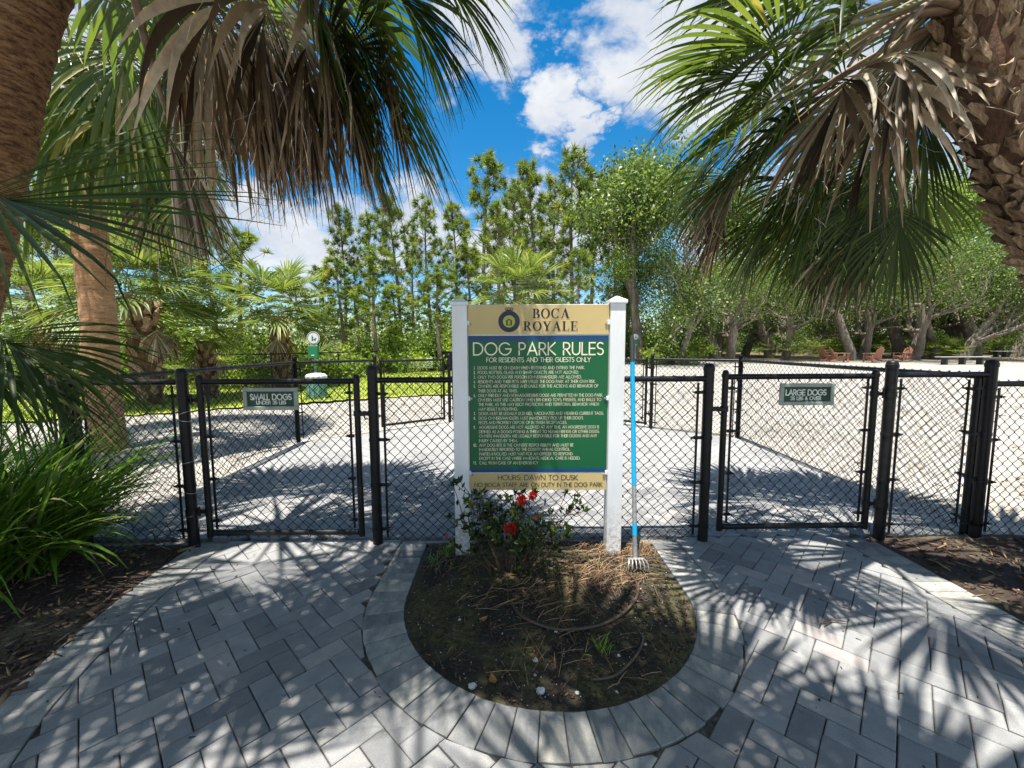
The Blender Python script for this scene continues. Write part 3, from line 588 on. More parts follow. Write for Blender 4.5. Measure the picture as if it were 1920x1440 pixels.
# ------------------------------------------------------------------ chain-link fences and gates
MESHW = .0765
def chain_mesh(p0, p1, z0, z1, r=.0026, w=MESHW, side=4, zf=None, bow=.004):
    p0 = np.array(p0, float); p1 = np.array(p1, float); L = np.linalg.norm(p1 - p0); t = (p1 - p0) / L; nrm = np.array([t[1], -t[0]])
    nw = max(2, int(round(L / (w / 2)))); h = w / 2; step = L / nw; nz = int((z1 - z0) / h); z = z0 + np.arange(nz + 1) * (z1 - z0) / nz
    wi = np.arange(nw)[:, None]; j = np.arange(nz + 1)[None, :]
    odd = (wi + j) % 2; s = (wi + odd) * step; s = s + np.where(odd == 1, .0025, -.0025)
    sag = bow * np.sin(wi * 1.7 + j * .4); s = s + .004 * np.sin(wi * .31 + 1.3) * np.sin(j * .21) + .0022 * np.sin(wi * 1.9 + j * 1.3); off = np.where(odd == 1, .0026, -.0026) + .014 * np.sin(s * 2.3 + .5) * np.sin(j * .16) + 0 * sag
    zz = np.broadcast_to(z[None, :] + .0018 * np.sin(wi * .9 + j * .6), s.shape)
    if zf is not None: zz = zz + zf
    P = np.stack([p0[0] + t[0] * s + nrm[0] * off, p0[1] + t[1] * s + nrm[1] * off, zz], -1)
    T3 = np.array([t[0], t[1], 0]); N3 = np.array([nrm[0], nrm[1], 0])
    offs_ = [N3 * r, T3 * r * 1.41, -N3 * r, -T3 * r * 1.41] if side == 4 else [N3 * r + T3 * r, -N3 * r, -T3 * r * 1.41]
    V = np.stack([P + o for o in offs_], 2); k = side; idx = np.arange(nw * (nz + 1) * k).reshape(nw, nz + 1, k)
    F = np.stack([idx[:, :-1, :], np.roll(idx, -1, 2)[:, :-1, :], np.roll(idx, -1, 2)[:, 1:, :], idx[:, 1:, :]], -1).reshape(-1, 4)
    return mesh_np('chain_link_mesh', V, F, M['wire'])
def post(root, x, y, h, r=.036, z0=-.08, name='post'):
    b = MB(); b.lathe((x, y, 0), [(r, z0), (r, h - .05)], 18); o = b.build(name, M['black'], root, True, 50)
    c = MB(); c.lathe((x, y, 0), [(r + .004, h - .055), (r + .004, h - .03), (r + .001, h - .028), (r - .002, h - .012), (r * .7, h - .003), (r * .25, h)], 18); c.build('post_cap', M['black'], o, True, 40); return o
def rail(root, a, b_, r=.021, name='top_rail'):
    b = MB(); b.tube([a, b_], r, 14); return b.build(name, M['black'], root, True, 50)
def tension(root, x, y, tdir, z0, z1, px, py, near=True):
    b = MB(); b.box((x, y, (z0 + z1) / 2), (.016, .006, z1 - z0), Matrix.Rotation(math.atan2(tdir[1], tdir[0]), 3, 'Z')); o = b.build('tension_bar', M['black'], root)
    n = 4
    for i in range(n):
        bd = MB(); z = z0 + (z1 - z0) * (.06 + .88 * i / (n - 1)); d = Vector((x - px, y - py)); l = d.length; d.normalize()
        bd.lathe((px, py, z), [(.0375, -.011), (.0395, -.011), (.0395, .011), (.0375, .011)], 18) if near else None
        bd.box((px + d.x * (l * .5 + .024), py + d.y * (l * .5 + .024), z), (l - .01, .014, .022), Matrix.Rotation(math.atan2(d.y, d.x), 3, 'Z'))
        q = Vector((px, py)) + d * (l + .02); bd.box((q.x, q.y, z), (.03, .03, .012), Matrix.Rotation(math.atan2(d.y, d.x), 3, 'Z'), .003)
        bd.build('tension_band', M['black'], o, True, 40)
    return o
def panel(root, a, b_, zr, ra=.036, rb=.036, r=.0026, z0=.02, ztop=None, ties=True, bars=(1, 1), off=.0, w=MESHW):
    a = Vector(a); b_ = Vector(b_); t = (b_ - a).normalized(); n = Vector((t.y, -t.x))
    za, zb = zr if hasattr(zr, '__len__') else (zr, zr)
    rail(root, (a.x + t.x * ra * .8, a.y + t.y * ra * .8, za), (b_.x - t.x * rb * .8, b_.y - t.y * rb * .8, zb))
    a2 = a + t * (ra + .035) + n * off; b2 = b_ - t * (rb + .035) + n * off
    link('chain_link_mesh', chain_mesh(a2, b2, z0, (ztop or za + .03), r, w), root)
    if bars[0]: tension(root, a2.x + t.x * .004, a2.y + t.y * .004, t, z0 + .02, za - .03, a.x, a.y)
    if bars[1]: tension(root, b2.x - t.x * .004, b2.y - t.y * .004, t, z0 + .02, za - .03, b_.x, b_.y)
    L = (b_ - a).length; k = max(1, int(L / .45)); bt = MB()
    for i in range(k):
        p = a + t * (L * (i + .5) / k); bt.tube([(p.x - t.x * .006, p.y - t.y * .006, za), (p.x + t.x * .006, p.y + t.y * .006, za)], .0235, 10)
    if ties: bt.build('wire_ties', M['black'], root)['kind'] = 'stuff'
def fence(label, posts, zr, group='black chain-link fence sections', hs=1.31, ra=.036, **kw):
    e = empty('chain_link_fence', (posts[0][0], posts[0][1], 0), 0, label, 'fence', group)
    for i, p in enumerate(posts): post(e, p[0], p[1], (hs[i] if hasattr(hs, '__len__') else hs), ra)
    for i in range(len(posts) - 1): panel(e, posts[i], posts[i + 1], zr[i] if isinstance(zr, list) else zr, ra, ra, **kw)
    return e
PA, PB, PC, PD, PE, PF = (-3.20, 2.935), (-2.36, 2.955), (-1.0, 2.962), (1.425, 2.992), (2.765, 3.012), (3.50, 3.022)
fl = fence('black chain-link fence run behind the strap-leaf grasses, left of the small dogs gate', [(-6.2, 2.90), PA, PB], [(1.19, 1.19), (1.205, 1.205)], hs=[1.3, 1.31, 1.305])
fence('black chain-link fence panel directly behind the rules sign', [PC, PD], 1.213, hs=[1.318, 1.325])
fence('black chain-link fence run right of the large dogs gate, by the bare mulch', [PE, PF, (6.4, 3.07)], [(1.235, 1.235), (1.165, 1.165)], hs=[1.34, 1.345, 1.3])
# bright wire ties round the hinge post and its neighbour
BL, BR, GL, GR = (-3.283, 6.266), (3.558, 6.454), (-2.332, 7.052), (2.439, 7.198)
fence('left side fence of the enclosure, running back towards the trimmed palm', [(-3.215, 3.02), BL], 1.215, hs=[1.25, 1.31], ra=.03)
fence('right side fence of the enclosure, running back beside open white sand', [(3.51, 3.1), BR], 1.215, hs=[1.25, 1.31], ra=.03)
AP = (0.12, 8.92)
def lerp(a, b, t): return (a[0] + (b[0] - a[0]) * t, a[1] + (b[1] - a[1]) * t)
dl = Vector((AP[0] - GL[0], AP[1] - GL[1])).normalized(); GL2 = (GL[0] + dl.x * 1.42, GL[1] + dl.y * 1.42)
dr = Vector((AP[0] - GR[0], AP[1] - GR[1])).normalized(); GR2 = (GR[0] + dr.x * 1.42, GR[1] + dr.y * 1.42)
fence('short rear fence panel of the enclosure in front of the teal bin', [BL, GL], 1.215, hs=1.31, ra=.03)
fence('short rear fence panel of the enclosure right of the blue-handled tool', [BR, GR], 1.215, hs=1.31, ra=.03)
fence('rear fence panel of the enclosure hidden behind the rules sign', [GL2, AP, GR2], 1.215, hs=1.31, ra=.03)
fence('dividing fence running back from the rear corner of the enclosure', [AP, (.2, 12.5), (.3, 16), (.4, 20)], 1.215, hs=1.31, ra=.03, z0=.06)
def gate(label, a, b_, ztop, zbot, hinge_post, latch_post, r=.022, group='black chain-link gates', hinge_first=True):
    a = Vector(a); b_ = Vector(b_); t = (b_ - a).normalized(); e = empty('chain_link_gate', (a.x, a.y, 0), 0, label, 'gate', group)
    for p in (a, b_): post(e, p.x, p.y, ztop + .05, r, zbot - .03, 'gate_stile')
    rail(e, (a.x + t.x * r, a.y + t.y * r, ztop), (b_.x - t.x * r, b_.y - t.y * r, ztop), .021, 'gate_rail'); rail(e, (a.x + t.x * r, a.y + t.y * r, zbot), (b_.x - t.x * r, b_.y - t.y * r, zbot), .021, 'gate_rail')
    a2 = a + t * (r + .03); b2 = b_ - t * (r + .03); link('chain_link_mesh', chain_mesh(a2, b2, zbot - .035, ztop + .012), e)
    tension(e, a2.x, a2.y, t, zbot + .03, ztop - .02, a.x, a.y, False); tension(e, b2.x, b2.y, t, zbot + .03, ztop - .02, b_.x, b_.y, False)
    hp, st, lp, ls = (Vector(hinge_post), a, Vector(latch_post), b_) if hinge_first else (Vector(hinge_post), b_, Vector(latch_post), a)
    for z in (ztop - .13, zbot + .17):
        h = MB(); m = (hp + st) / 2
        for q, rr in ((hp, .039), (st, .025)): h.lathe((q.x, q.y, z), [(rr - .002, -.02), (rr + .002, -.02), (rr + .002, .02), (rr - .002, .02)], 16)
        h.box((m.x, m.y, z), ((hp - st).length, .016, .026)); h.lathe((m.x, m.y - .012, z - .01), [(.009, -.02), (.009, .05)], 10); h.build('hinge', M['black'], e, True, 40)
    h = MB(); z = ztop - .235; h.lathe((ls.x, ls.y, z), [(.024, -.018), (.028, -.018), (.028, .018), (.024, .018)], 16); d = (lp - ls); m = (ls + lp) / 2
    for sy in (-1, 1): h.box((m.x + d.x * .12, m.y + sy * .030, z), (d.length * .95, .012, .022))
    h.box((m.x - d.x * .12, m.y, z), (.03, .06, .03), None, .004); h.tube([(m.x, m.y - .03, z - .01), (m.x + .012, m.y - .045, z - .035), (m.x + .03, m.y - .04, z - .03)], .006, 6); h.build('latch', M['black'], e, True, 40)
    return e
gate('black chain-link gate carrying the small dogs sign', (-2.25, 2.975), (-1.125, 2.985), 1.205, .075, PB, PC)
gate('black chain-link gate carrying the large dogs sign', (1.555, 3.01), (2.665, 3.03), 1.225, .095, PE, PD, hinge_first=False)
gate('inner gate at the back left, leading to the lawn', (GL[0] + dl.x * .1, GL[1] + dl.y * .1), (GL2[0] - dl.x * .12, GL2[1] - dl.y * .12), 1.20, .085, GL, GL2)
gate('inner gate at the back right, leading to the white sand', (GR[0] + dr.x * .1, GR[1] + dr.y * .1), (GR2[0] - dr.x * .12, GR2[1] - dr.y * .12), 1.20, .085, GR, GR2)
bt = MB()
for z, tl in ((.98, .05), (.93, -.03), (.78, .0), (.62, .02), (.40, -.04), (.22, .02)):
    bt.lathe((PB[0], PB[1], z), [(.0365, -.0012), (.0378, -.0012), (.0378, .0012), (.0365, .0012)], 18)
    b0 = len(bt.v) - 72; bt.v[b0:] = [(x, y, zz + (x - PB[0]) * tl * 8) for x, y, zz in bt.v[b0:]]
bt.build('wire_ties', M['tie'], fl)['kind'] = 'stuff'
# boundary fences further off
fence('low black boundary fence behind the lawn strip and the trimmed palm', [(-18, 12.0), (-14.5, 12.35), (-11, 12.7), (-7.6, 13.1), (-6.9, 16.5), (-6.3, 20), (-5.9, 23.2), (-3.2, 23.4), (-.6, 23.5)], 1.22, hs=1.28, ra=.028, r=.0032, w=.11, ties=False, bars=(0, 0))
ff = empty('chain_link_fence', (8, 37, 0), 0, 'long thin black fence far off behind the red chairs and pale trunks', 'fence', 'black chain-link fence sections')
zz = [tz(0, 39)] * 9
for i in range(15):
    x = -2 + i * 4.2; post(ff, x, 39, zz[0] + 1.5, .03, zz[0] - .1)
    if i < 14: rail(ff, (x, 39, zz[0] + 1.46), (x + 4.2, 39, zz[0] + 1.46), .022); link('chain_link_mesh', chain_mesh((x, 39), (x + 4.2, 39), zz[0] + .05, zz[0] + 1.45, .004, .22, 3), ff)
sc = empty('windscreen_panel', (-1.5, 22, 0), 0, 'dark mesh windscreen panel at the far end of the lawn', 'windscreen')
p0 = at(800, 690, 22); p1 = at(848, 690, 21); zt = at(800, 662, 22)[2]
b = MB(); b.box(((p0[0] + p1[0]) / 2, 21.5, (.05 + zt) / 2 + .1), (abs(p1[0] - p0[0]) * 1.15, .03, zt - .1)); b.build('fabric', M['screen'], sc)
for x in (p0[0] - .1, (p0[0] + p1[0]) / 2, p1[0] + .1): post(sc, x, 21.56, zt + .15, .03)
rail(sc, (p0[0] - .1, 21.56, zt + .08), (p1[0] + .1, 21.56, zt + .08))
wb = empty('notice_board', (0, 0, 0), 0, 'blank pale notice board hung on the fence at the back of the lawn', 'sign')
c = at(785, 681, 20.6); b = MB(); b.box(c, (1.42, .03, .50), None, .01); b.build('board', M['sheet_white'], wb)
b = MB(); b.box((c[0], c[1] - .02, c[2] + .18), (1.25, .006, .05)); b.box((c[0], c[1] - .02, c[2] - .02), (1.1, .006, .03)); b.build('faded_print', M['bin_lid'], wb)
for dx in (-.62, .62): post(wb, c[0] + dx, c[1] + .06, c[2] + .35, .025)

# ------------------------------------------------------------------ lettering
def arc(cx, cy, r, a0, a1, n=10, ry=None):
    return [(cx + r * math.cos(math.radians(a0 + (a1 - a0) * i / n)), cy + (ry or r) * math.sin(math.radians(a0 + (a1 - a0) * i / n))) for i in range(n + 1)]
G = {'A': (.80, [[(0, 0), (.40, 1), (.80, 0)], [(.15, .34), (.65, .34)]]), 'B': (.55, [[(0, 0), (0, 1), (.26, 1)] + arc(.26, .76, .24, 90, -90, 8) + [(0, .52)], [(0, .52), (.28, .52)] + arc(.28, .26, .26, 90, -90, 8) + [(0, 0)]]),
     'C': (.86, [arc(.5, .5, .5, 47, 313, 18)]), 'D': (.78, [[(0, 0), (0, 1), (.28, 1)] + arc(.28, .5, .5, 90, -90, 14) + [(0, 0)]]), 'E': (.48, [[(.48, 1), (0, 1), (0, 0), (.48, 0)], [(0, .52), (.45, .52)]]),
     'F': (.46, [[(.46, 1), (0, 1), (0, 0)], [(0, .50), (.43, .50)]]), 'G': (1.0, [arc(.5, .5, .5, 45, 360, 20) + [(.56, .5)]]), 'H': (.68, [[(0, 0), (0, 1)], [(.68, 0), (.68, 1)], [(0, .52), (.68, .52)]]),
     'I': (.02, [[(.01, 0), (.01, 1)]]), 'J': (.3, [[(.3, 1)] + arc(.12, .17, .18, 0, -140, 7)]), 'K': (.6, [[(0, 0), (0, 1)], [(.56, 1), (.03, .50), (.6, 0)]]), 'L': (.42, [[(0, 1), (0, 0), (.42, 0)]]),
     'M': (.96, [[(0, 0), (.16, 1), (.48, .12), (.80, 1), (.96, 0)]]), 'N': (.74, [[(0, 0), (0, 1), (.74, 0), (.74, 1)]]), 'O': (1.0, [arc(.5, .5, .5, 0, 360, 22)]), 'P': (.52, [[(0, 0), (0, 1), (.25, 1)] + arc(.25, .73, .27, 90, -90, 8) + [(0, .46)]]),
     'Q': (1.0, [arc(.5, .5, .5, 0, 360, 22), [(.6, .3), (.95, -.02)]]), 'R': (.56, [[(0, 0), (0, 1), (.25, 1)] + arc(.25, .73, .27, 90, -90, 8) + [(0, .46)], [(.22, .46), (.56, 0)]]),
     'S': (.5, [arc(.25, .75, .25, 40, 262, 10)[:-1] + arc(.25, .25, .25, 85, -145, 11)]), 'T': (.58, [[(0, 1), (.58, 1)], [(.29, 1), (.29, 0)]]), 'U': (.62, [[(0, 1)] + arc(.31, .31, .31, 180, 360, 10) + [(.62, 1)]]),
     'V': (.72, [[(0, 1), (.36, 0), (.72, 1)]]), 'W': (1.06, [[(0, 1), (.27, 0), (.53, .92), (.79, 0), (1.06, 1)]]), 'X': (.64, [[(0, 0), (.62, 1)], [(.02, 1), (.64, 0)]]), 'Y': (.66, [[(0, 1), (.33, .46), (.33, 0)], [(.66, 1), (.33, .46)]]), 'Z': (.6, [[(.02, 1), (.58, 1), (0, 0), (.6, 0)]]),
     '0': (.56, [arc(.28, .5, .28, 0, 360, 16, .5)]), '1': (.26, [[(.05, .85), (.2, 1), (.2, 0)]]), '2': (.5, [arc(.25, .74, .25, 170, -30, 9) + [(0, 0), (.5, 0)]]), '3': (.5, [arc(.24, .77, .22, 150, -90, 8) + arc(.24, .28, .27, 90, -150, 9)]), '4': (.55, [[(.4, 0), (.4, 1), (0, .28), (.55, .28)]]),
     '5': (.5, [[(.45, 1), (.12, 1), (.05, .56)] + arc(.22, .31, .29, 110, -140, 10)]), '6': (.54, [[(.35, 1), (.06, .45)], arc(.27, .28, .27, 0, 360, 14)]), '7': (.48, [[(0, 1), (.48, 1), (.12, 0)]]), '8': (.5, [arc(.25, .76, .21, 0, 360, 12), arc(.25, .28, .27, 0, 360, 14)]), '9': (.54, [[(.19, 0), (.48, .55)], arc(.27, .72, .27, 0, 360, 14)]),
     '.': (.06, [[(.03, 0), (.03, .09)]]), ',': (.08, [[(.06, .09), (.02, -.14)]]), ':': (.06, [[(.03, 0), (.03, .1)], [(.03, .5), (.03, .6)]]), '/': (.4, [[(0, -.05), (.4, 1.05)]]), '(': (.2, [arc(.5, .5, .5, 130, 230, 6, .62)]), ')': (.2, [arc(-.3, .5, .5, 50, -50, 6, .62)]),
     '&': (.62, [[(.6, 0), (.15, .75)] + arc(.28, .82, .16, 200, -30, 7) + [(.1, .38)] + arc(.26, .24, .24, 150, 330, 6) + [(.6, .45)]]), "'": (.06, [[(.03, 1), (.03, .78)]]), '-': (.3, [[(0, .42), (.3, .42)]])}
def stroke_ribbon(mb, pts, w, X, Z, sx, sz, y):
    P = [Vector((X + p[0] * sx, Z + p[1] * sz)) for p in pts]; closed = (P[0] - P[-1]).length < 1e-6 and len(P) > 3
    if closed: P = P[:-1]
    n = len(P); vs = []
    for i in range(n):
        a = P[i - 1] if (i > 0 or closed) else None; c = P[(i + 1) % n] if (i < n - 1 or closed) else None
        d1 = (P[i] - a).normalized() if a is not None else None; d2 = (c - P[i]).normalized() if c is not None else None
        if d1 is None: d1 = d2; ex = -d2 * w / 2
        elif d2 is None: d2 = d1; ex = d1 * w / 2
        else: ex = Vector((0, 0))
        n1 = Vector((-d1.y, d1.x)); n2 = Vector((-d2.y, d2.x)); m = n1 + n2; k = max(.28, 1 + n1.dot(n2)); o = m * (w / 2 / k)
        q = P[i] + (ex if not closed else Vector((0, 0)))
        vs += [(q.x + o.x, y, q.y + o.y), (q.x - o.x, y, q.y - o.y)]
    m = n if closed else n - 1
    mb.add(vs, [(2 * i, 2 * i + 1, 2 * ((i + 1) % n) + 1, 2 * ((i + 1) % n)) for i in range(m)])
def text_line(root, s, x0, x1, z, cap, w, y, mat, track=.17, name='lettering'):
    adv = 0.0; pos = []
    for ch in s:
        if ch == ' ': adv += .50; continue
        g = G[ch]; pos.append((ch, adv)); adv += g[0] + track
    tot = adv - track; sx = (x1 - x0) / tot; mb = MB(); k = 0
    for ch, a in pos:
        for i, st in enumerate(G[ch][1]): stroke_ribbon(mb, st, w, x0 + a * sx, z, sx, cap, y - .0003 * i)
    return mb.build(name, mat, root)
def shape(mb, pts, X, Z, sx, sz, y): mb.add([(X + p[0] * sx, y, Z + p[1] * sz) for p in pts], [tuple(range(len(pts)))])
def ring(mb, cx, cz, ro, ri, a0, a1, n, y, rox=None, rix=None):
    vs = []
    for i in range(n + 1):
        a = math.radians(a0 + (a1 - a0) * i / n); vs += [(cx + (rox or ro) * math.cos(a), y, cz + ro * math.sin(a)), (cx + (rix or ri) * math.cos(a), y, cz + ri * math.sin(a))]
    mb.add(vs, [(2 * i, 2 * i + 1, 2 * i + 3, 2 * i + 2) for i in range(n)])
def serif_word(root, word, x0, x1, z, cap, y, mat):
    W = {'B': .72, 'O': .86, 'C': .80, 'A': .86, 'R': .82, 'Y': .82, 'L': .70, 'E': .70}; tot = sum(W[c] for c in word) + .10 * (len(word) - 1); s = (x1 - x0) / tot; mb = MB(); X = x0; k = cap; T = .19; t = .055
    def R(a, b, c, d, j=0): shape(mb, [(a, b), (c, b), (c, d), (a, d)], X, z, s, k, y - .0003 * j)
    def bowl(cx, cy, rx, ry, j): ring(mb, X + cx * s, z + cy * k, ry * k, (ry - t) * k, -90, 90, 12, y - .0003 * j, rx * s, (rx - T) * s)
    for c in word:
        if c in 'BRPEL':
            R(.10, 0, .10 + T, 1); R(0, 0, .40, t, 1); R(0, 1 - t, .36, 1, 1)
        if c == 'B':
            bowl(.34, .75, .32, .25, 2); bowl(.36, .26, .36, .26, 3); R(.29, .5, .36, .5 + t, 2); R(.29, 1 - t, .36, 1, 4); R(.29, 0, .38, t, 4)
        if c == 'R':
            bowl(.34, .74, .34, .26, 2); R(.29, .48, .36, .48 + t, 4); R(.29, 1 - t, .36, 1, 4); shape(mb, [(.32, .50), (.50, .50), (.80, 0), (.60, 0)], X, z, s, k, y - .0009); R(.58, 0, .86, t * .8, 5)
        if c == 'O': ring(mb, X + .43 * s, z + .5 * k, .52 * k, .47 * k, 0, 360, 28, y, .43 * s, .25 * s)
        if c == 'C':
            ring(mb, X + .43 * s, z + .5 * k, .52 * k, .47 * k, 45, 318, 24, y, .43 * s, .25 * s); R(.70, .62, .75, 1.0, 1)
        if c == 'A':
            shape(mb, [(.10, 0), (.16, 0), (.46, .92), (.42, 1.0)], X, z, s, k, y); shape(mb, [(.42, 1.02), (.50, 1.02), (.80, 0), (.60, 0), (.36, .82)], X, z, s, k, y - .0003); R(.20, .30, .64, .30 + t, 2); R(0, 0, .28, t * .8, 3); R(.50, 0, .88, t * .8, 3)
        if c == 'Y':
            shape(mb, [(.06, 1), (.26, 1), (.50, .46), (.33, .42)], X, z, s, k, y); shape(mb, [(.68, 1), (.74, 1), (.50, .42), (.42, .46)], X, z, s, k, y - .0003); R(.32, 0, .32 + T, .48, 2); R(.22, 0, .62, t, 3); R(0, 1 - t * .8, .36, 1, 4); R(.56, 1 - t * .8, .84, 1, 4)
        if c == 'L': R(.29, 0, .66, t, 2); shape(mb, [(.60, 0), (.68, 0), (.68, .30), (.64, .30)], X, z, s, k, y - .0012)
        if c == 'E':
            R(.29, 0, .66, t, 2); R(.29, 1 - t, .64, 1, 2); R(.29, .5 - t / 2, .52, .5 + t / 2, 2); R(.50, .36, .54, .66, 3)
            shape(mb, [(.60, 0), (.68, 0), (.68, .30), (.65, .30)], X, z, s, k, y - .0012); shape(mb, [(.58, 1), (.66, 1), (.66, .74), (.63, .74)], X, z, s, k, y - .0012)
        X += (W[c] + .10) * s
    return mb.build('lettering', mat, root)

# ------------------------------------------------------------------ the rules sign
SY = 2.775
sg = empty('rules_sign', (0.17, SY, 0), 0, 'green and gold dog park rules sign between two white posts', 'sign')
def wpost(px_top, py_top, px_bot):
    top = at(px_top, py_top, SY); x = top[0]; w = .098
    b = MB(); b.box((x, SY + .01, (top[2] - .03 - .1) / 2), (w, w, top[2] - .03 + .1), None, .006); o = b.build('post', M['white'], sg, False)
    c = MB(); zc = top[2] - .045; h = w / 2
    prof = [(h + .006, zc), (h + .010, zc + .006), (h + .010, zc + .022), (h + .004, zc + .026), (h - .004, zc + .030), (.006, zc + .052)]
    for r, z in prof: c.v += [(x - r, SY + .01 - r, z), (x + r, SY + .01 - r, z), (x + r, SY + .01 + r, z), (x - r, SY + .01 + r, z)]
    for i in range(len(prof) - 1): c.f += [(i * 4 + k, i * 4 + (k + 1) % 4, i * 4 + 4 + (k + 1) % 4, i * 4 + 4 + k) for k in range(4)]
    c.f += [(3, 2, 1, 0), tuple((len(prof) - 1) * 4 + k for k in range(4))]; c.build('post_cap', M['white'], o); return x
xl = wpost(862, 561, 868); xr = wpost(1157, 557, 1152)
X0, X1 = xl + .052, xr - .052; ZT, ZB = at(1010, 571, SY)[2], at(1010, 917.5, SY)[2]
YP = SY - .012
def zpx(py): return float(at(1010, py, YP)[2])
def xpx(px, py): return float(at(px, py, YP)[0])
b = MB(); b.box(((X0 + X1) / 2, SY, (ZT + ZB) / 2), (X1 - X0, .022, ZT - ZB), None, .0015); pan = b.build('panel', M['sheet_white'], sg)
def band(z0, z1, mat, name, dy): 
    b = MB(); y = YP - dy; b.add([(X0 + .002, y, z0), (X1 - .002, y, z0), (X1 - .002, y, z1), (X0 + .002, y, z1)], [(0, 1, 2, 3)]); return b.build(name, M[mat], pan)
ZH, ZF = zpx(627), zpx(887)
band(ZH, ZT - .002, 'gold_print', 'gold_header', .001); band(ZB + .002, ZF, 'gold_print', 'gold_footer', .001); band(ZF + .006, ZH - .008, 'green_panel', 'green_field', .001)
n, edge = M.pop('_gp'); zt_, zb_ = ZH - .008, ZF + .006
c = n.mix(edge(zt_ - .055, zt_ - .012), (.002, .105, .034), (.004, .05, .165)); c = n.mix(n.math('SUBTRACT', 1.0, edge(zb_ + .012, zb_ + .04)), c, (.006, .05, .17)); n.set('Base Color', c).set('Roughness', .4).set('Specular IOR Level', .4)
YT = YP - .0022
def tl(s, xa, xb, yc, cap_px, w, mat, track=.17):
    cap = cap_px * .00358; z = zpx(yc) - cap / 2; text_line(pan, s, xpx(xa, yc), xpx(xb, yc), z, cap, w, YT, M[mat], track)
tl('DOG PARK RULES', 888, 1131, 654, 22, .0088, 'cream_print', .20); tl('FOR RESIDENTS AND THEIR GUESTS ONLY', 912.5, 1107, 674.5, 8.0, .0035, 'cream_print')
RULES = [('1.', 689.4, 896, 1096, 'DOGS MUST BE ON LEASH WHEN ENTERING AND EXITING THE PARK.'), ('2.', 698, 896, 1084.6, 'FOOD, BOTTLES, GLASS AND SHARP OBJECTS ARE NOT ALLOWED.'), ('3.', 706.7, 896, 1090, 'ONLY TWO DOGS PER PERSON (OWNER/HANDLER) ARE ALLOWED.'), ('4.', 715.2, 896.5, 1116, 'RESIDENTS AND THEIR PETS MAY UTILIZE THE DOG PARK AT THEIR OWN RISK.'),
         ('5.', 723.8, 897, 1121.5, 'OWNERS ARE RESPONSIBLE AND LIABLE FOR THE ACTIONS AND BEHAVIOR OF'), ('', 732.5, 897, 970, 'THEIR DOGS AT ALL TIMES.'), ('6.', 741, 897, 1130, 'ONLY FRIENDLY AND NON-AGGRESSIVE DOGS ARE PERMITTED IN THE DOG PARK.'), ('', 749.4, 897, 1127, 'OWNERS MUST USE CAUTION WHEN BRINGING TOYS, FRISBEES, AND BALLS TO'),
         ('', 758, 897.5, 1122.5, 'THE PARK, AS THIS MAY ELICIT PROTECTIVE AND TERRITORIAL BEHAVIOR WHICH'), ('', 766.7, 897.5, 970, 'MAY RESULT IN FIGHTING.'), ('7.', 775, 898, 1131.5, 'DOGS MUST BE LEGALLY LICENSED, VACCINATED AND WEARING CURRENT TAGS.'), ('8.', 783.7, 898, 1093, "DOG OWNERS/HANDLERS MUST IMMEDIATELY PICK UP THEIR DOG'S"), ('', 792, 898, 1062.7, 'FECES AND PROPERLY DISPOSE OF IN TRASH RECEPTACLES.'),
         ('9.', 800.6, 898.5, 1123, 'AGGRESSIVE DOGS ARE NOT ALLOWED AT ANY TIME. AN AGGRESSIVE DOG IS'), ('', 809, 898.5, 1123.6, 'DEFINED AS A DOG(S) POSING A THREAT TO HUMAN BEINGS OR OTHER DOGS.'), ('', 817.2, 898.5, 1119, 'OWNERS (HANDLERS) ARE LEGALLY RESPONSIBLE FOR THEIR DOG(S) AND ANY'), ('', 825.8, 898.5, 970, 'INJURY CAUSED BY THEM.'),
         ('10.', 834.3, 899, 1074.8, "ANY DOG BITE IS THE OWNERS' RESPONSIBILITY AND MUST BE"), ('', 842.3, 899, 1068.6, 'IMMEDIATELY REPORTED TO THE COUNTY ANIMAL CONTROL.'), ('', 850.8, 899, 1074, 'PARTIES INVOLVED MUST WAIT FOR AN OFFICER TO RESPOND.'), ('', 859, 899, 1087.6, 'EXCEPT IN THE CASE WHERE IMMEDIATE MEDICAL CARE IS NEEDED.'), ('11.', 867.5, 899, 1009, 'CALL 911 IN CASE OF AN EMERGENCY')]
for num, y, xa, xb, s in RULES:
    tl(s, xa, xb, y, 5.3, .0019, 'cream_print')
    if num: tl(num, 888.5 if len(num) < 3 else 887.5, 890.2 if num[0] == '1' and len(num) == 2 else (891 if len(num) < 3 else 893.5), y, 5.3, .0024, 'cream_print')
tl('HOURS: DAWN TO DUSK', 934, 1083, 895.2, 9.3, .0042, 'ink'); tl('NO BOCA STAFF ARE ON DUTY IN THE DOG PARK', 890, 1129, 908.6, 7.6, .0036, 'ink')
serif_word(pan, 'BOCA', xpx(998, 588), xpx(1068, 588), zpx(596.5), 17.5 * .00358, YT, M['ink']); serif_word(pan, 'ROYALE', xpx(981, 611), xpx(1083, 611), zpx(620), 17.0 * .00358, YT, M['ink'])
em = MB(); ecx, ecz = xpx(954.5, 602), zpx(602.5); k_ = .00358
ring(em, ecx, ecz, 19 * k_, 12.2 * k_, 0, 360, 40, YT); o = em.build('emblem', M['navy'], pan)
e2 = MB(); ring(e2, ecx, ecz, 12.2 * k_, 11.2 * k_, 0, 360, 36, YT); ring(e2, ecx, ecz, 19.8 * k_, 19.1 * k_, 0, 360, 40, YT); e2.build('emblem_rim', M['ink'], pan)
e3 = MB(); shape(e3, arc(0, 0, 1, 0, 350, 35), ecx, ecz, 11.2 * k_, 11.2 * k_, YT - .0002); e3.build('emblem_disc', M['olive_print'], pan)
e4 = MB(); P_ = [(-.55, -.75), (.55, -.75), (.55, .05), (.72, .05), (0, .52), (-.72, .05), (-.55, .05)]
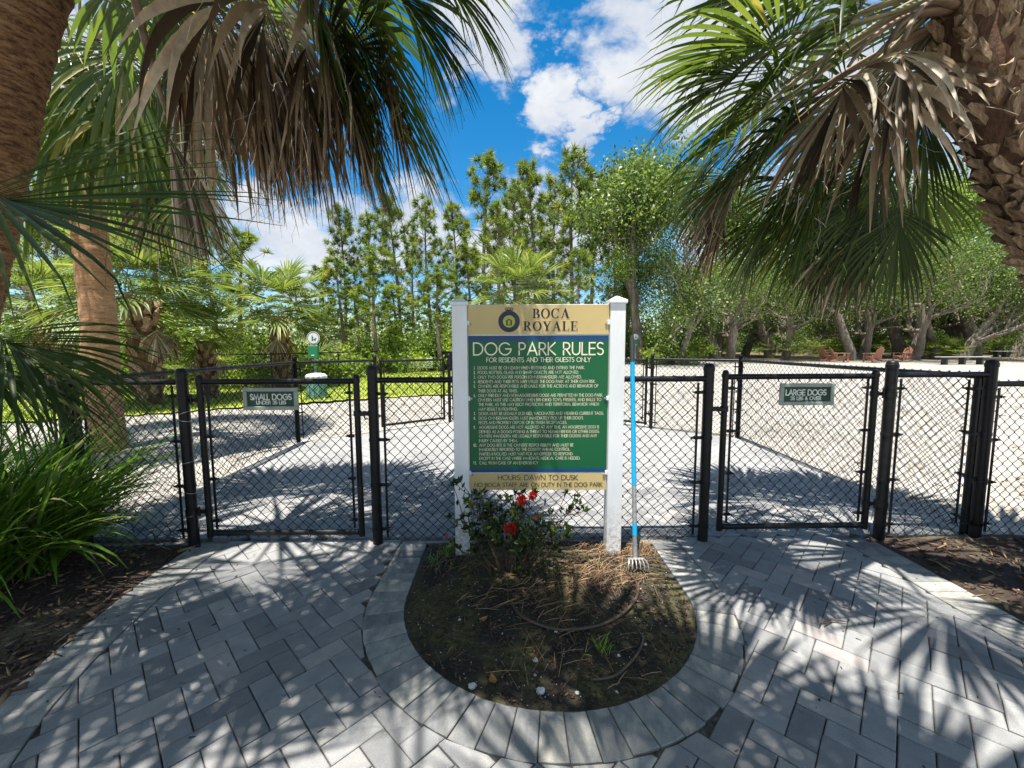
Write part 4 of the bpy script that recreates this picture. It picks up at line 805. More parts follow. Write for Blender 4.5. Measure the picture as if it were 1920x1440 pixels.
shape(e4, P_, ecx, ecz, 9.5 * k_, 9.5 * k_, YT - .0005)
for dx in (-5, 0, 5): ring(e4, ecx + dx * k_, ecz + (22.5 + (1.5 if dx == 0 else 0)) * k_, 2.6 * k_, 1.5 * k_, 0, 360, 12, YT - .0003 * (1 + abs(dx)))
shape(e4, [(-7, 19.5), (7, 19.5), (6, 21), (-6, 21)], ecx, ecz, k_, k_, YT - .0003); e4.build('emblem_house', M['ink'], pan)
e5 = MB(); shape(e5, [(-.26, -.6), (.26, -.6), (.26, 0)] + arc(0, 0, .26, 0, 180, 6), ecx, ecz, 9.5 * k_, 9.5 * k_, YT - .0008); e5.build('emblem_arch', M['olive_print'], pan)
for z in (zpx(607), zpx(747), zpx(890)):
    for x in (X0 + .02, X1 - .02):
        s_ = MB(); s_.tube([(x, YP + .005, z), (x, YP - .008, z)], .007, 10); s_.build('bolt', M['galv'], pan)
for z in (zpx(605), zpx(747), zpx(886)):
    for x in (X0 - .004, X1 + .004):
        s_ = MB(); s_.box((x, SY - .016, z), (.03, .01, .03), None, .003); s_.build('bracket', M['white'], sg)

def gate_sign(label, px0, px1, py0, py1, Y, l1, l2, b1, b2):
    c = at((px0 + px1) / 2, (py0 + py1) / 2, Y); w = (px1 - px0) * Y / FPX * 1.0; h = (py1 - py0) * Y / FPX * 1.0
    e = empty('gate_sign', tuple(c), 0, label, 'sign', 'small signs on the gates'); y = c[1]
    f = MB(); fw = .026
    f.box((c[0], y, c[2] + h / 2 - fw / 2), (w, .02, fw), None, .003); f.box((c[0], y, c[2] - h / 2 + fw / 2), (w, .02, fw), None, .003)
    f.box((c[0] - w / 2 + fw / 2, y + .001, c[2]), (fw, .018, h - 2 * fw), None, .003); f.box((c[0] + w / 2 - fw / 2, y + .001, c[2]), (fw, .018, h - 2 * fw), None, .003); f.build('frame', M['sage'], e)
    p = MB(); p.box((c[0], y + .004, c[2]), (w - 2 * fw, .008, h - 2 * fw)); pp = p.build('panel', M['sign_green'], e)
    yy = y - .0012
    for s, (xa, xb, yc, cap), st in ((l1, b1, .0075), (l2, b2, .005)):
        A = at(xa, yc, yy); B = at(xb, yc, yy); text_line(pp, s, A[0], B[0], A[2] - cap * Y / FPX / 2, cap * Y / FPX, st, yy, M['pale_text'])
gate_sign('grey-framed green sign reading small dogs', 456.5, 559, 727, 769, 2.945, 'SMALL DOGS', 'UNDER 35 LBS', (469.5, 546, 744.5, 10), (481, 536, 754.8, 6.2))
gate_sign('grey-framed green sign reading large dogs', 1462, 1563.5, 718.5, 760, 2.99, 'LARGE DOGS', '35 LBS & OVER', (1474, 1549, 736, 10), (1482.5, 1539, 747, 6.2))

# ------------------------------------------------------------------ hand cultivator
tool = empty('hand_cultivator', (0.88, 2.72, 0), 0, 'blue-handled garden cultivator standing against the fence by the right sign post', 'garden tool')
T0 = ground(1191, 1062, .04); T1 = at(1185, 629, 2.935)
def tpos(t): return tuple(T0 + (T1 - T0) * t)
def tseg(t0, t1, r, name, mat, cap=True):
    b = MB(); b.tube([tpos(t0), tpos(t1)], r, 14); return b.build(name, M[mat], tool, True, 50)
tseg(.075, .33, .0145, 'lower_shaft', 'galv'); tseg(.125, .175, .0155, 'blue_collar', 'tool_blue'); tseg(.33, .875, .0158, 'handle', 'tool_blue'); tseg(.875, .99, .0165, 'grip', 'grip'); tseg(.99, 1.0, .013, 'grip_end', 'grip')
b = MB(); b.tube([tpos(.09), tpos(.04), tuple(Vector(tpos(.02)) + Vector((0, -.01, 0)))], [.017, .016, .013], 10); b.build('socket', M['galv'], tool, True, 50)
v0 = Vector(tpos(.03))
b = MB(); b.box((v0.x, v0.y - .02, v0.z + .01), (.105, .02, .012), None, .003); b.build('head', M['galv'], tool)
for i in range(6):
    x = (i - 2.5) * .021; b = MB(); b.tube([(v0.x + x * .8, v0.y - .02, v0.z + .012), (v0.x + x * 1.05, v0.y - .055, v0.z + .014), (v0.x + x * 1.15, v0.y - .07, v0.z + .0), (v0.x + x * 1.2, v0.y - .08, v0.z - .028)], [.005, .0045, .004, .0025], 6); b.build('tine', M['galv'], tool, True, 50)
b = MB(); b.tube([(v0.x + .02, v0.y + .02, v0.z), (v0.x + .045, v0.y + .03, v0.z + .06), (v0.x + .055, v0.y + .03, v0.z + .10)], [.014, .012, .005], 7, True, .35); b.build('hoe_blade', M['hose'], tool)

# ------------------------------------------------------------------ palms
def nz(a): return a / np.maximum(np.linalg.norm(a, axis=-1, keepdims=True), 1e-9)
def frond_blades(hast, fdir, up, Lb, spread, nb, ns, droop, r, lift=.22, wid=1.0, split=.45, curl=.06, costa=.22):
    f = nz(np.array(fdir, float)); s = nz(np.cross(f, np.array(up, float))); n = np.cross(s, f)
    th = np.radians(np.linspace(-spread, spread, nb)) + r.normal(0, .012, nb)
    base = np.array(hast)[None] + f[None] * (costa * Lb * np.clip(np.cos(th), 0, 1))[:, None] - n[None] * (.06 * Lb * np.clip(np.cos(th), 0, 1) ** 2)[:, None]
    d0 = np.cos(th)[:, None] * f + np.sin(th)[:, None] * s + (lift * np.abs(np.sin(th)) + r.normal(0, .03, nb))[:, None] * n
    d0 = nz(d0); w0 = -np.sin(th)[:, None] * f + np.cos(th)[:, None] * s
    L = Lb * (.70 + .30 * np.cos(th)) * r.uniform(.9, 1.06, nb); L = L * (1 - costa * .6 * np.clip(np.cos(th), 0, 1))
    dr = droop * r.uniform(.6, 1.5, nb); tk = r.normal(0, curl, (nb, 3)); t = np.linspace(0, 1, ns + 1)
    kink = r.uniform(.55, .85, nb); kk = np.where(r.random(nb) < .3, r.uniform(.5, 2.2, nb), 0)
    p = base.copy(); C = []; D = []
    for k in range(ns + 1):
        tt = t[k]; g = dr * tt ** 2 + kk * np.clip(tt - kink, 0, 1) * 3
        d = nz(d0 + g[:, None] * np.array([0, 0, -1.0]) + tk * tt); C.append(p.copy()); D.append(d); p = p + d * (L / ns)[:, None]
    C = np.stack(C, 1); D = np.stack(D, 1); dth = 2 * math.radians(spread) / nb
    wmax = split * L * dth * .54 * wid
    wt = np.where(t < split, t / split, np.clip(1 - ((t - split) / (1 - split)) ** 1.4, 0.03, 1))
    W = np.maximum(wmax[:, None] * wt[None, :], .0012); W[:, 0] = np.maximum(W[:, 0], .003)
    wd = w0[:, None, :] - (w0[:, None, :] * D).sum(-1, keepdims=True) * D; wd = nz(wd); nn = np.cross(wd, D)
    V = np.stack([C - wd * W[..., None], C - nn * (W * .45)[..., None], C + wd * W[..., None]], 2)
    idx = np.arange(nb * (ns + 1) * 3).reshape(nb, ns + 1, 3)
    F = np.concatenate([np.stack([idx[:, :-1, a], idx[:, :-1, a + 1], idx[:, 1:, a + 1], idx[:, 1:, a]], -1).reshape(-1, 4) for a in (0, 1)])
    bv = np.clip(r.normal(.45, .2, nb), 0, .9); tip = np.clip(r.normal(.0, .10, nb), 0, .3)
    var = np.clip(bv[:, None, None] + tip[:, None, None] * (t ** 3)[None, :, None] + np.zeros((1, 1, 3)), 0, 1)
    V = V.reshape(-1, 3); var = var.ravel()
    if ns >= 6:                              # loose fibres hanging from the splits between blades
        nt_ = 26; bi = r.integers(0, nb, nt_); ti = r.integers(int(ns * .45), ns, nt_); p = C[bi, ti]; d = nz(D[bi, ti] + r.normal(0, .5, (nt_, 3)) + np.array([0, 0, -.5])); Lf = r.uniform(.10, .34, nt_) * Lb; Q = [p]
        for k in range(4): d = nz(d + r.normal(0, .35, (nt_, 3)) + np.array([0, 0, -.35])); Q.append(Q[-1] + d * (Lf / 4)[:, None])
        Q = np.stack(Q, 1); sdw = nz(r.normal(0, 1, (nt_, 1, 3))) * .0013; T_ = np.stack([Q - sdw, Q + sdw], 2).reshape(-1, 3); ix = np.arange(nt_ * 10).reshape(nt_, 5, 2) + len(V)
        F = np.concatenate([F, np.stack([ix[:, :-1, 0], ix[:, :-1, 1], ix[:, 1:, 1], ix[:, 1:, 0]], -1).reshape(-1, 4)]); V = np.concatenate([V, T_]); var = np.concatenate([var, np.full(len(T_), .9)])
    return V, F, var
def bez(a, c, b, n=7): return [Vector(a) * ((1 - i / n) ** 2) + Vector(c) * (2 * (i / n) * (1 - i / n)) + Vector(b) * ((i / n) ** 2) for i in range(n + 1)]
def frond(root, crown, hast, fdir, Lb, spread=85, nb=46, ns=7, droop=.8, dead=False, mat=None, seed=0, up=None, world_space=True, pet=True, shift=0.0, pr=.016, **kw):
    r = np.random.default_rng(seed + 1000); fdir = nz(np.array(fdir, float)); crown = np.array(crown, float); hast = np.array(hast, float)
    if up is None:
        up = np.array([0, 0, 1.0]); 
        if abs(fdir[2]) > .8: o = hast - crown; o[2] = 0; up = nz(o) * .9 + np.array([0, 0, .45])
    V, F, var = frond_blades(hast, fdir, up, Lb, spread, nb, ns, droop, r, **kw); var = np.clip(var + shift + r.normal(0, .05), 0, 1)
    if dead: vd = np.clip(r.normal(.5, .34, nb), 0, 1).repeat((ns + 1) * 3); var = np.concatenate([vd, var[len(vd):]])
    o = link('frond', mesh_np('frond', V, F, M['dead'] if dead else M[mat or 'palm'], var, True), root, world_space)
    if pet:
        l = np.linalg.norm(hast - crown); c = hast - fdir * .42 * l; b = MB()
        b.tube(bez(crown, c, hast + fdir * .04, 8), [pr * (1.5 - .9 * i / 8) for i in range(9)], 6, True, .6); b.build('petiole', M['petiole_dead' if dead else 'petiole'], o, True, None, world_space=False) if False else link('petiole', b.mesh('petiole', M['petiole_dead' if dead else 'petiole'], True), o, False)
    return o
def auto_frond(root, crown, az, el, Lp, Lb, seed, dead=False, flex=28, **kw):
    e = math.radians(el); d = np.array([math.cos(e) * math.cos(az), math.cos(e) * math.sin(az), math.sin(e)]); h = np.array(crown) + d * Lp - np.array([0, 0, .12 * Lp])
    e2 = math.radians(max(el - flex, -88)); f = np.array([math.cos(e2) * math.cos(az), math.cos(e2) * math.sin(az), math.sin(e2)])
    return frond(root, crown, h, f, Lb, dead=dead, seed=seed, **kw)
def trunk_mesh(path, radii, mat, n=28, seg=90, rough=.03, seed=1, lumps=40):
    r = np.random.default_rng(seed); P = [Vector(p) for p in path]; m = len(P); C = []; R = []
    for i in range(seg + 1):
        t = i / seg * (m - 1); k = min(int(t), m - 2); u = t - k; p0, p1, p2, p3 = P[max(k - 1, 0)], P[k], P[k + 1], P[min(k + 2, m - 1)]
        C.append(.5 * ((2 * p1) + (p2 - p0) * u + (2 * p0 - 5 * p1 + 4 * p2 - p3) * u * u + (3 * p1 - p0 - 3 * p2 + p3) * u ** 3)); R.append(radii[k] * (1 - u) + radii[k + 1] * u)
    b = MB(); b.tube(C, R, n); V = np.array(b.v); ctr = np.repeat(np.array([tuple(c) for c in C]), n, 0); d = V - ctr
    a = np.tile(np.arange(n) / n * 6.283, seg + 1); z = np.repeat(np.arange(seg + 1), n)
    ph = r.uniform(0, 6.28, seg + 1)[z]; amp = r.normal(0, 1, seg + 1)[z]
    q = 1 + rough * (.5 * amp + .6 * np.sin(a * 3 + z * .35) * np.sin(z * .8) + .4 * r.normal(0, 1, len(V)) + .4 * np.sin(a * 7 + ph))
    b.v = [tuple(v) for v in ctr + d * q[:, None]]
    return b
def boots(root, path, r_at, n, seed, size=1.0, t0=0.0, t1=1.0, world_space=True, meshes=None):
    r = random.Random(seed); P = [Vector(p) for p in path]
    if meshes is None:
        meshes = []
        for v in range(8):
            q = random.Random(seed * 7 + v); b = MB(); L = .20 + q.uniform(-.03, .04); w0, w1 = .075, .05 + q.uniform(-.008, .014); nseg = 4; out = .06
            for i in range(nseg + 1):
                t = i / nseg; w = w0 * (1 - t) + w1 * t; x = .004 + out * t ** 1.2 + .045 * t; th = .055 * (1 - .25 * t); z = t * L
                b.v += [(x - .02, -w, z), (x + th * .45, -w * .6, z), (x + th, 0, z), (x + th * .45, w * .6, z), (x - .02, w, z), (x - .015, 0, z)]
            for i in range(nseg): b.f += [(i * 6 + k, i * 6 + (k + 1) % 6, i * 6 + 6 + (k + 1) % 6, i * 6 + 6 + k) for k in range(6)]
            b.f += [tuple(nseg * 6 + k for k in range(6)), (5, 4, 3, 2, 1, 0)]; b.v = [(x + q.gauss(0, .004), y + q.gauss(0, .006) + (.012 * math.sin(z * 40 + v) if z > .1 else 0), z + (q.gauss(0, .016) if z > L * .9 else 0)) for x, y, z in b.v]; meshes.append(b.mesh('leaf_base', M['boot'], True, 38))
    out = []
    for i in range(n):
        t = t0 + (t1 - t0) * i / n; x = t * (len(P) - 1); k = min(int(x), len(P) - 2); u = x - k; c = P[k].lerp(P[k + 1], u); ax = (P[k + 1] - P[k]).normalized()
        a = i * 2.39996; e1 = ax.orthogonal().normalized(); e1 = (Vector((1, 0, 0)) - ax * ax.x).normalized(); e2 = ax.cross(e1); d = e1 * math.cos(a) + e2 * math.sin(a); s = ax.cross(d)
        tw = r.gauss(0, .38); s2 = (s * math.cos(tw) + ax * math.sin(tw)); a2 = d.cross(s2)
        Mx = Matrix(((d.x, s2.x, a2.x), (d.y, s2.y, a2.y), (d.z, s2.z, a2.z))).to_4x4(); k_ = size * r.uniform(.85, 1.15)
        o = link('leaf_base', meshes[r.randrange(8)], root, world_space); o.matrix_basis = Matrix.Translation(c + d * (r_at - .012)) @ Mx @ Matrix.Diagonal((k_, k_, k_, 1)); out.append(o)
    return out

# --- leaning palm, left foreground
c0 = Vector(at(8, 40, 2.35)); c1 = Vector(at(-100, 600, 2.2)); base = Vector((c1.x - .42, c1.y - .05, -.1))
CL = Vector((c0.x + .30, c0.y + .1, 4.05))
lp = empty('palm_tree', (base.x, base.y, 0), 0, 'leaning shaggy-barked palm at the left edge with a hanging skirt of dead fronds', 'palm tree', 'fan palms around the gates')
trunk_mesh([base, (base + c1) / 2 + Vector((-.02, 0, 0)), c1, (c0 + c1) / 2 + Vector((.01, 0, 0)), c0, CL], [.26, .20, .175, .185, .20, .17], 'ptrunk', seg=150, rough=.035, seed=3).build('trunk', M['ptrunk'], lp, True)
sd = 0
for i in range(21):                      # the living crown, above the frame
    az = i * 2.39996; el = 64 - 60 * (i / 21) ** .8
    auto_frond(lp, CL, az, el, rnd.uniform(1.0, 1.35), rnd.uniform(.95, 1.2), 100 + i, droop=rnd.uniform(.5, 1.1), mat='palm' if i % 3 else 'palm_dark', spread=rnd.uniform(85, 105), nb=36, split=.52, wid=1.12)
LF = [(340, 0, 2.55, .12, .1, 1.0, 1), (405, -60, 2.35, .05, .0, 1.15, 1), (450, 20, 2.8, .1, .1, 1.1, 1), (500, -50, 2.5, .12, .0, 1.2, 1), (555, 0, 2.9, .1, .1, 1.2, 1), (605, -70, 2.6, .18, 0, 1.25, 1), (655, 10, 3.1, .2, .1, 1.15, 1), (520, 70, 3.2, .0, .1, 1.0, 1), (600, 80, 3.4, .15, .1, 1.05, 1), (470, -20, 3.3, .1, .2, 1.3, 1), (380, 60, 3.4, -.05, .1, .8, 1), (430, -20, 2.9, .05, .1, 1.15, 1), (480, 30, 2.6, .1, .05, 1.1, 1), (530, -40, 3.1, .1, .1, 1.3, 1), (575, 30, 2.55, .12, .0, 1.1, 1), (625, -20, 2.9, .2, .1, 1.2, 1), (360, -20, 2.9, .0, .1, 1.2, 1), (545, 120, 2.8, .08, .0, .85, 1), (690, 0, 2.8, .3, .05, 1.15, 1), (640, 90, 2.6, .3, 0, .95, 1), (660, -40, 2.5, .4, 0, 1.25, 0), (610, 30, 2.7, .3, 0, 1.2, 0), (500, 0, 3.5, .1, .1, 1.4, 0), (420, 30, 3.6, .0, .1, 1.2, 0),
      (648, 40, 2.75, .50, .05, 1.15, 0), (700, -75, 2.55, .85, .0, .92, 0), (735, -60, 2.95, .45, .1, .95, 0), (790, -110, 2.7, .75, .0, .85, 0), (620, 120, 3.0, .28, .1, .95, 0), (560, -110, 2.4, .3, -.1, 1.1, 0), (300, -60, 3.2, .0, .2, 1.0, 0)]
for i, (px, py, Y, dx, dy, Lb, dead) in enumerate(LF):
    h = at(px, py, Y); fd = np.array([dx, dy, -.95 if dead else -.75])
    frond(lp, CL, h, fd, Lb, spread=(40 + (i * 13) % 22) if dead else 74, nb=26 if dead else 34, droop=1.5 if dead else 1.2, dead=bool(dead), seed=200 + i, mat='palm_dark' if i % 2 else 'palm', curl=.20 if dead else .07, wid=1.5 if dead else 1.05, split=.46 if dead else .46, lift=.05 if dead else .25)
frond(lp, at(226, -140, 2.7), at(311, 206, 2.9), (.28, .05, -1), .98, spread=24, nb=30, droop=1.8, dead=True, seed=260, curl=.10, wid=2.2, split=.5, lift=0, pr=.022)
for i, (h, fd, Lb) in enumerate([((-.95, 1.95, 4.2), (1, .12, -.12), 1.1), ((-.9, 2.55, 4.05), (.95, .1, -.25), 1.05), ((-1.1, 1.35, 4.3), (.9, -.2, -.1), 1.1)]):
    frond(lp, CL, h, fd, Lb, spread=80, nb=34, droop=.5, seed=280 + i, mat='palm', wid=1.0, split=.45)
# fans reaching in from the left, close by
frond(lp, (-2.75, 1.55, 1.5), at(-75, 345, 1.55), (1, .12, -.02), 1.0, spread=58, nb=26, droop=.28, seed=270, mat='palm_dark', up=(-.05, -.75, .65), wid=1.0, lift=.1, split=.3, costa=.1)
frond(lp, (-2.9, 1.7, 1.2), at(-60, 610, 1.75), (.9, .1, -.28), .74, spread=52, nb=28, droop=1.3, seed=271, mat='palm_dark', up=(0, -.5, .8), wid=1.15, lift=.1, split=.38)
frond(lp, (-2.9, 1.9, 1.1), at(-110, 640, 1.85), (.9, .3, -.5), .72, spread=42, nb=22, droop=1.2, seed=272, mat='palm_dark', up=(0, -.3, .9), wid=1.15, split=.38)

# --- booted palm, right
r0 = Vector(at(1858, 170, 2.15)); r1 = Vector(at(2010, 520, 2.15)); rbase = Vector((r1.x + 1.0, r1.y + .1, -.1)); CR = Vector((r0.x - .16, r0.y + .02, r0.z + .62))
rp = empty('palm_tree', (rbase.x, rbase.y, 0), 0, 'leaning palm at the right edge with criss-cross leaf bases on its trunk', 'palm tree', 'fan palms around the gates')
path = [rbase, (rbase + r1) / 2 + Vector((-.05, 0, .1)), r1, (r0 + r1) / 2, r0, CR]
trunk_mesh(path, [.18, .14, .125, .125, .14, .11], 'fibre', seg=60, seed=5).build('trunk', M['fibre'], rp, True)
def place_boots(root, *a, **k):
    for o in boots(root, *a, **k): o.matrix_parent_inverse = Matrix.Translation(-root.location)
place_boots(rp, path[1:], .120, 250, 9, .50, 0.05, .98)
for i in range(26):
    az = i * 2.39996 + 1; el = 62 - 60 * (i / 26) ** .8
    if (math.sin(az) < -.2 and el < 35) or (math.cos(az) < -.3 and el < 48): continue
    auto_frond(rp, CR, az, el, rnd.uniform(.95, 1.3), rnd.uniform(.95, 1.2), 300 + i, droop=rnd.uniform(.5, 1.1), mat='palm' if i % 3 else 'palm_dark', spread=rnd.uniform(85, 105), nb=36, split=.52, wid=1.12)
RF = [(1500, 60, 1.95, -.95, .05, -.05, .66, 0, 78), (1590, -40, 2.1, -.8, .1, .12, .75, 0, 85), (1480, 150, 2.15, -.8, .1, -.5, .66, 0, 66), (1520, 215, 2.4, -.75, .15, -.5, .75, 0, 62), (1450, 240, 2.6, -.6, .1, -.7, .70, 1, 50), (1400, 300, 2.75, -.45, .1, -.8, .62, 1, 46), (1490, 310, 2.6, -.45, .1, -.85, .75, 0, 58), (1550, 245, 2.3, -.25, 0, -.9, .72, 0, 56), (1600, 110, 2.0, -.5, -.1, -.8, .62, 1, 60), (1660, 100, 2.0, -.15, -.1, -.95, .66, 1, 55), (1600, 200, 2.5, -.35, .1, -.9, .78, 0, 62),
      (1425, 405, 2.9, -.15, .2, -.95, .50, 0, 66), (1490, 400, 3.0, .05, .2, -1, .54, 0, 70), (1545, 445, 2.9, .05, .2, -1, .46, 0, 74), (1620, 410, 2.7, -.25, .2, -.95, .55, 1, 42), (1685, 375, 2.5, .02, .15, -1, .58, 0, 66), (1665, 255, 2.7, -.3, .1, -.85, .8, 0, 62), (1600, 310, 2.9, -.3, .2, -.9, .72, 0, 62), (1370, 370, 3.0, -.35, .2, -.85, .55, 1, 50), (1420, 110, 2.3, -.85, .1, -.4, .55, 0, 72), (1700, 60, 1.9, -.3, -.1, -.85, .52, 1, 50), (1650, -20, 1.9, -.6, .0, -.4, .7, 0, 82), (1560, 340, 2.7, -.4, .1, -.85, .62, 0, 58), (1400, 230, 2.7, -.65, .1, -.7, .6, 0, 62), (1540, 130, 2.2, -.6, .0, -.7, .7, 0, 68), (1640, 330, 2.6, -.2, .1, -.95, .66, 0, 62), (1590, 425, 3.1, -.1, .2, -1, .5, 1, 40), (1360, 310, 3.2, -.5, .2, -.85, .58, 0, 58), (1740, 310, 2.9, .1, .3, -.95, .58, 0, 55), (1730, 170, 2.4, .0, .1, -.95, .6, 0, 55)]
for i, (px, py, Y, dx, dy, dz, Lb, dead, sp) in enumerate(RF):
    frond(rp, CR - Vector((0, 0, .25 if dead else .1)), at(px, py, Y), (dx, dy, dz), Lb * 1.12, spread=sp * 1.08, nb=26 if dead else 34, droop=1.2 if dead else .95, dead=bool(dead), seed=400 + i, mat='palm_dark' if i % 2 else 'palm', curl=.20 if dead else .07, wid=1.35 if dead else 1.08, split=.46, lift=.1 if dead else .25, pr=.018)

# --- trimmed brown palm beyond the fence
tb = ground(205, 838); C2 = Vector(at(150, 140, 6.1))
p2 = empty('palm_tree', (tb[0], tb[1], 0), 0, 'tall smooth-trimmed palm with an orange brown trunk behind the left fence', 'palm tree', 'fan palms around the gates')
m2 = Vector(at(168, 430, 6.0)); trunk_mesh([(tb[0], tb[1], -.1), (tb[0] - .02, tb[1], .8), ((tb[0] + m2.x) / 2, 6.0, 1.9), m2, (m2 + C2) / 2, C2], [.215, .205, .20, .195, .185, .15], 'ptrunk', seg=150, rough=.025, seed=8).build('trunk', M['trimmed'], p2, True)
for i in range(34):
    az = i * 2.39996 + .4; el = 62 - 88 * (i / 34) ** .85
    auto_frond(p2, C2, az, el, rnd.uniform(1.1, 1.5), rnd.uniform(1.0, 1.25), 500 + i, droop=rnd.uniform(1.0, 1.8), mat='palm', spread=95, nb=34, ns=6, shift=.12)
for i, (px, py, Y, dx, Lb, dead) in enumerate([(188, 112, 5.3, -.05, 1.9, 0), (250, 170, 5.2, .2, 1.6, 0), (330, 290, 5.6, .1, 1.25, 1), (370, 310, 5.8, .15, 1.15, 1), (300, 330, 5.4, 0, 1.1, 1), (355, 350, 5.2, .1, .9, 0), (110, 160, 5.3, -.3, 1.6, 0), (290, 120, 5.8, .3, 1.5, 0), (60, 300, 5.8, -.2, 1.4, 0), (230, 60, 5.0, .1, 1.6, 0)]):
    frond(p2, C2, at(px, py, Y), (dx, -.1, -1), Lb, spread=46 if dead else 60, nb=34, ns=6, droop=1.4, dead=bool(dead), seed=560 + i, curl=.12 if dead else .05, wid=1.3, shift=.15, pr=.026)
# --- a palm behind the photographer, whose crown shades the near paving
p9 = empty('palm_tree', (-1.55, -1.05, 0), 0, 'palm standing behind the viewpoint, its crown shading the near pavers', 'palm tree', 'fan palms around the gates')
C9 = Vector((-.75, -.45, 4.6)); trunk_mesh([(-1.55, -1.05, -.1), (-1.5, -1.0, 1.4), (-1.2, -.8, 3), C9], [.24, .19, .18, .15], 'ptrunk', seg=80, seed=12).build('trunk', M['ptrunk'], p9, True)
for i in range(12):
    az = i * 2.39996 + .9; el = 60 - 60 * (i / 12) ** .85
    auto_frond(p9, C9, az, el, rnd.uniform(1.1, 1.45), rnd.uniform(1.0, 1.2), 600 + i, droop=rnd.uniform(.5, 1.0), mat='palm', spread=95, nb=36, ns=6, split=.52, wid=1.12)

for i, (h, fd, Lb) in enumerate([((.15, .45, 4.5), (.45, .9, -.1), 1.15), ((-.95, .6, 4.4), (-.35, 1, -.2), 1.1), ((.45, .15, 4.5), (.9, .45, -.1), 1.1)]):
    frond(p9, C9, h, fd, Lb, spread=88, nb=36, droop=.6, seed=690 + i, mat='palm', split=.52, wid=1.12)
# --- small cabbage palms further off (one built, the rest copied)
def small_palm(seed, h, nf, dead_n, label):
    e = empty('cabbage_palm', (0, 0, 0), 0, label, 'palm tree', 'cabbage palms beyond the fences'); r = random.Random(seed)
    path = [Vector((0, 0, -.1)), Vector((.03, 0, h * .5)), Vector((.0, .02, h))]
    t = trunk_mesh(path, [.23, .21, .2], 'fibre', 16, 24, .04, seed).build('trunk', M['fibre'], e, True); kids(e, t)
    bs = boots(e, path, .2, 44, seed, 1.15, .05, .97, False); kids(e, *bs)
    cr = (0, .02, h + .12)
    for i in range(nf):
        az = i * 2.39996; el = 78 - 92 * (i / nf) ** .9
        kids(e, auto_frond(e, cr, az, el, r.uniform(.65, .95), r.uniform(.95, 1.15), seed * 50 + i, droop=r.uniform(.3, .9), mat='palm_far', spread=100, nb=28, ns=4, world_space=False, pet=False, split=.40, wid=1.3))
    for i in range(dead_n):
        kids(e, auto_frond(e, cr, i * 1.7 + .5, -50, .7, .7, seed * 50 + 40 + i, True, 30, spread=60, nb=22, ns=4, world_space=False, pet=False, droop=1.4, wid=1.2))
    return e
sp1 = small_palm(21, 2.0, 30, 5, 'stout booted palm just right of the trimmed trunk'); sp2 = small_palm(22, 1.9, 24, 3, 'young palm with upright fans left of the pet waste station')
for q, px, cy_, Y, sc_, rz, lb in ((sp1, 262, 545, 10.3, 1.15, .3, None), (sp2, 522, 580, 14.2, 1.05, 1.2, None), (sp1, 90, 575, 12.5, 1.0, 2.2, 'booted palm between the two brown trunks at the left'), (sp2, 385, 630, 11.6, .8, 4, 'low palm with a drooping brown fan beside the booted palm'), (sp1, 978, 560, 15.5, 1.15, 1.9, 'palm crown showing just above the top of the rules sign'), (sp2, 600, 625, 22, 1.0, 3, 'small dusky palm in the scrub right of the pet waste station')):
    p = at(px, cy_, Y); k = (p[2] - tz(0, Y)) / (2.0 if q is sp1 else 1.9) ; k = max(.5, k * .92)
    if lb is None: q.location = (p[0], Y, tz(0, Y)); q.rotation_euler = (0, 0, rz); q.scale = (sc_, sc_, k)
    else:
        c = copy_tree(q, (p[0], Y, tz(0, Y)), rz, (sc_, sc_, k)); c['label'] = lb

# ------------------------------------------------------------------ strap-leaf grasses and the flowering shrub
def strap_leaf(r, base, az, L, w, el0, bend, ns=9):
    p = np.array(base, float); V = []; e = el0; side = np.array([-math.sin(az), math.cos(az), 0]); tw = r.normal(0, .35)
    for k in range(ns + 1):
        t = k / ns; d = np.array([math.cos(e) * math.cos(az), math.cos(e) * math.sin(az), math.sin(e)]); nrm_ = np.cross(side, d)
        ww = w * (min(1, .45 + t * 2.2) * (1 - max(0, (t - .45) / .55) ** 2.2) + .02); s2 = side * math.cos(tw * t) + nrm_ * math.sin(tw * t)
        V += [p - s2 * ww / 2, p + nrm_ * (-ww * .16), p + s2 * ww / 2]; p = p + d * L / ns; e -= bend / ns * (.35 + 1.5 * t)
        if p[2] < .015: p[2] = .015; e = max(e, -.1)
    idx = np.arange((ns + 1) * 3).reshape(-1, 3); F = [(idx[i, a], idx[i + 1, a], idx[i + 1, a + 1], idx[i, a + 1]) for i in range(ns) for a in (0, 1)]
    return np.array(V), np.array(F)
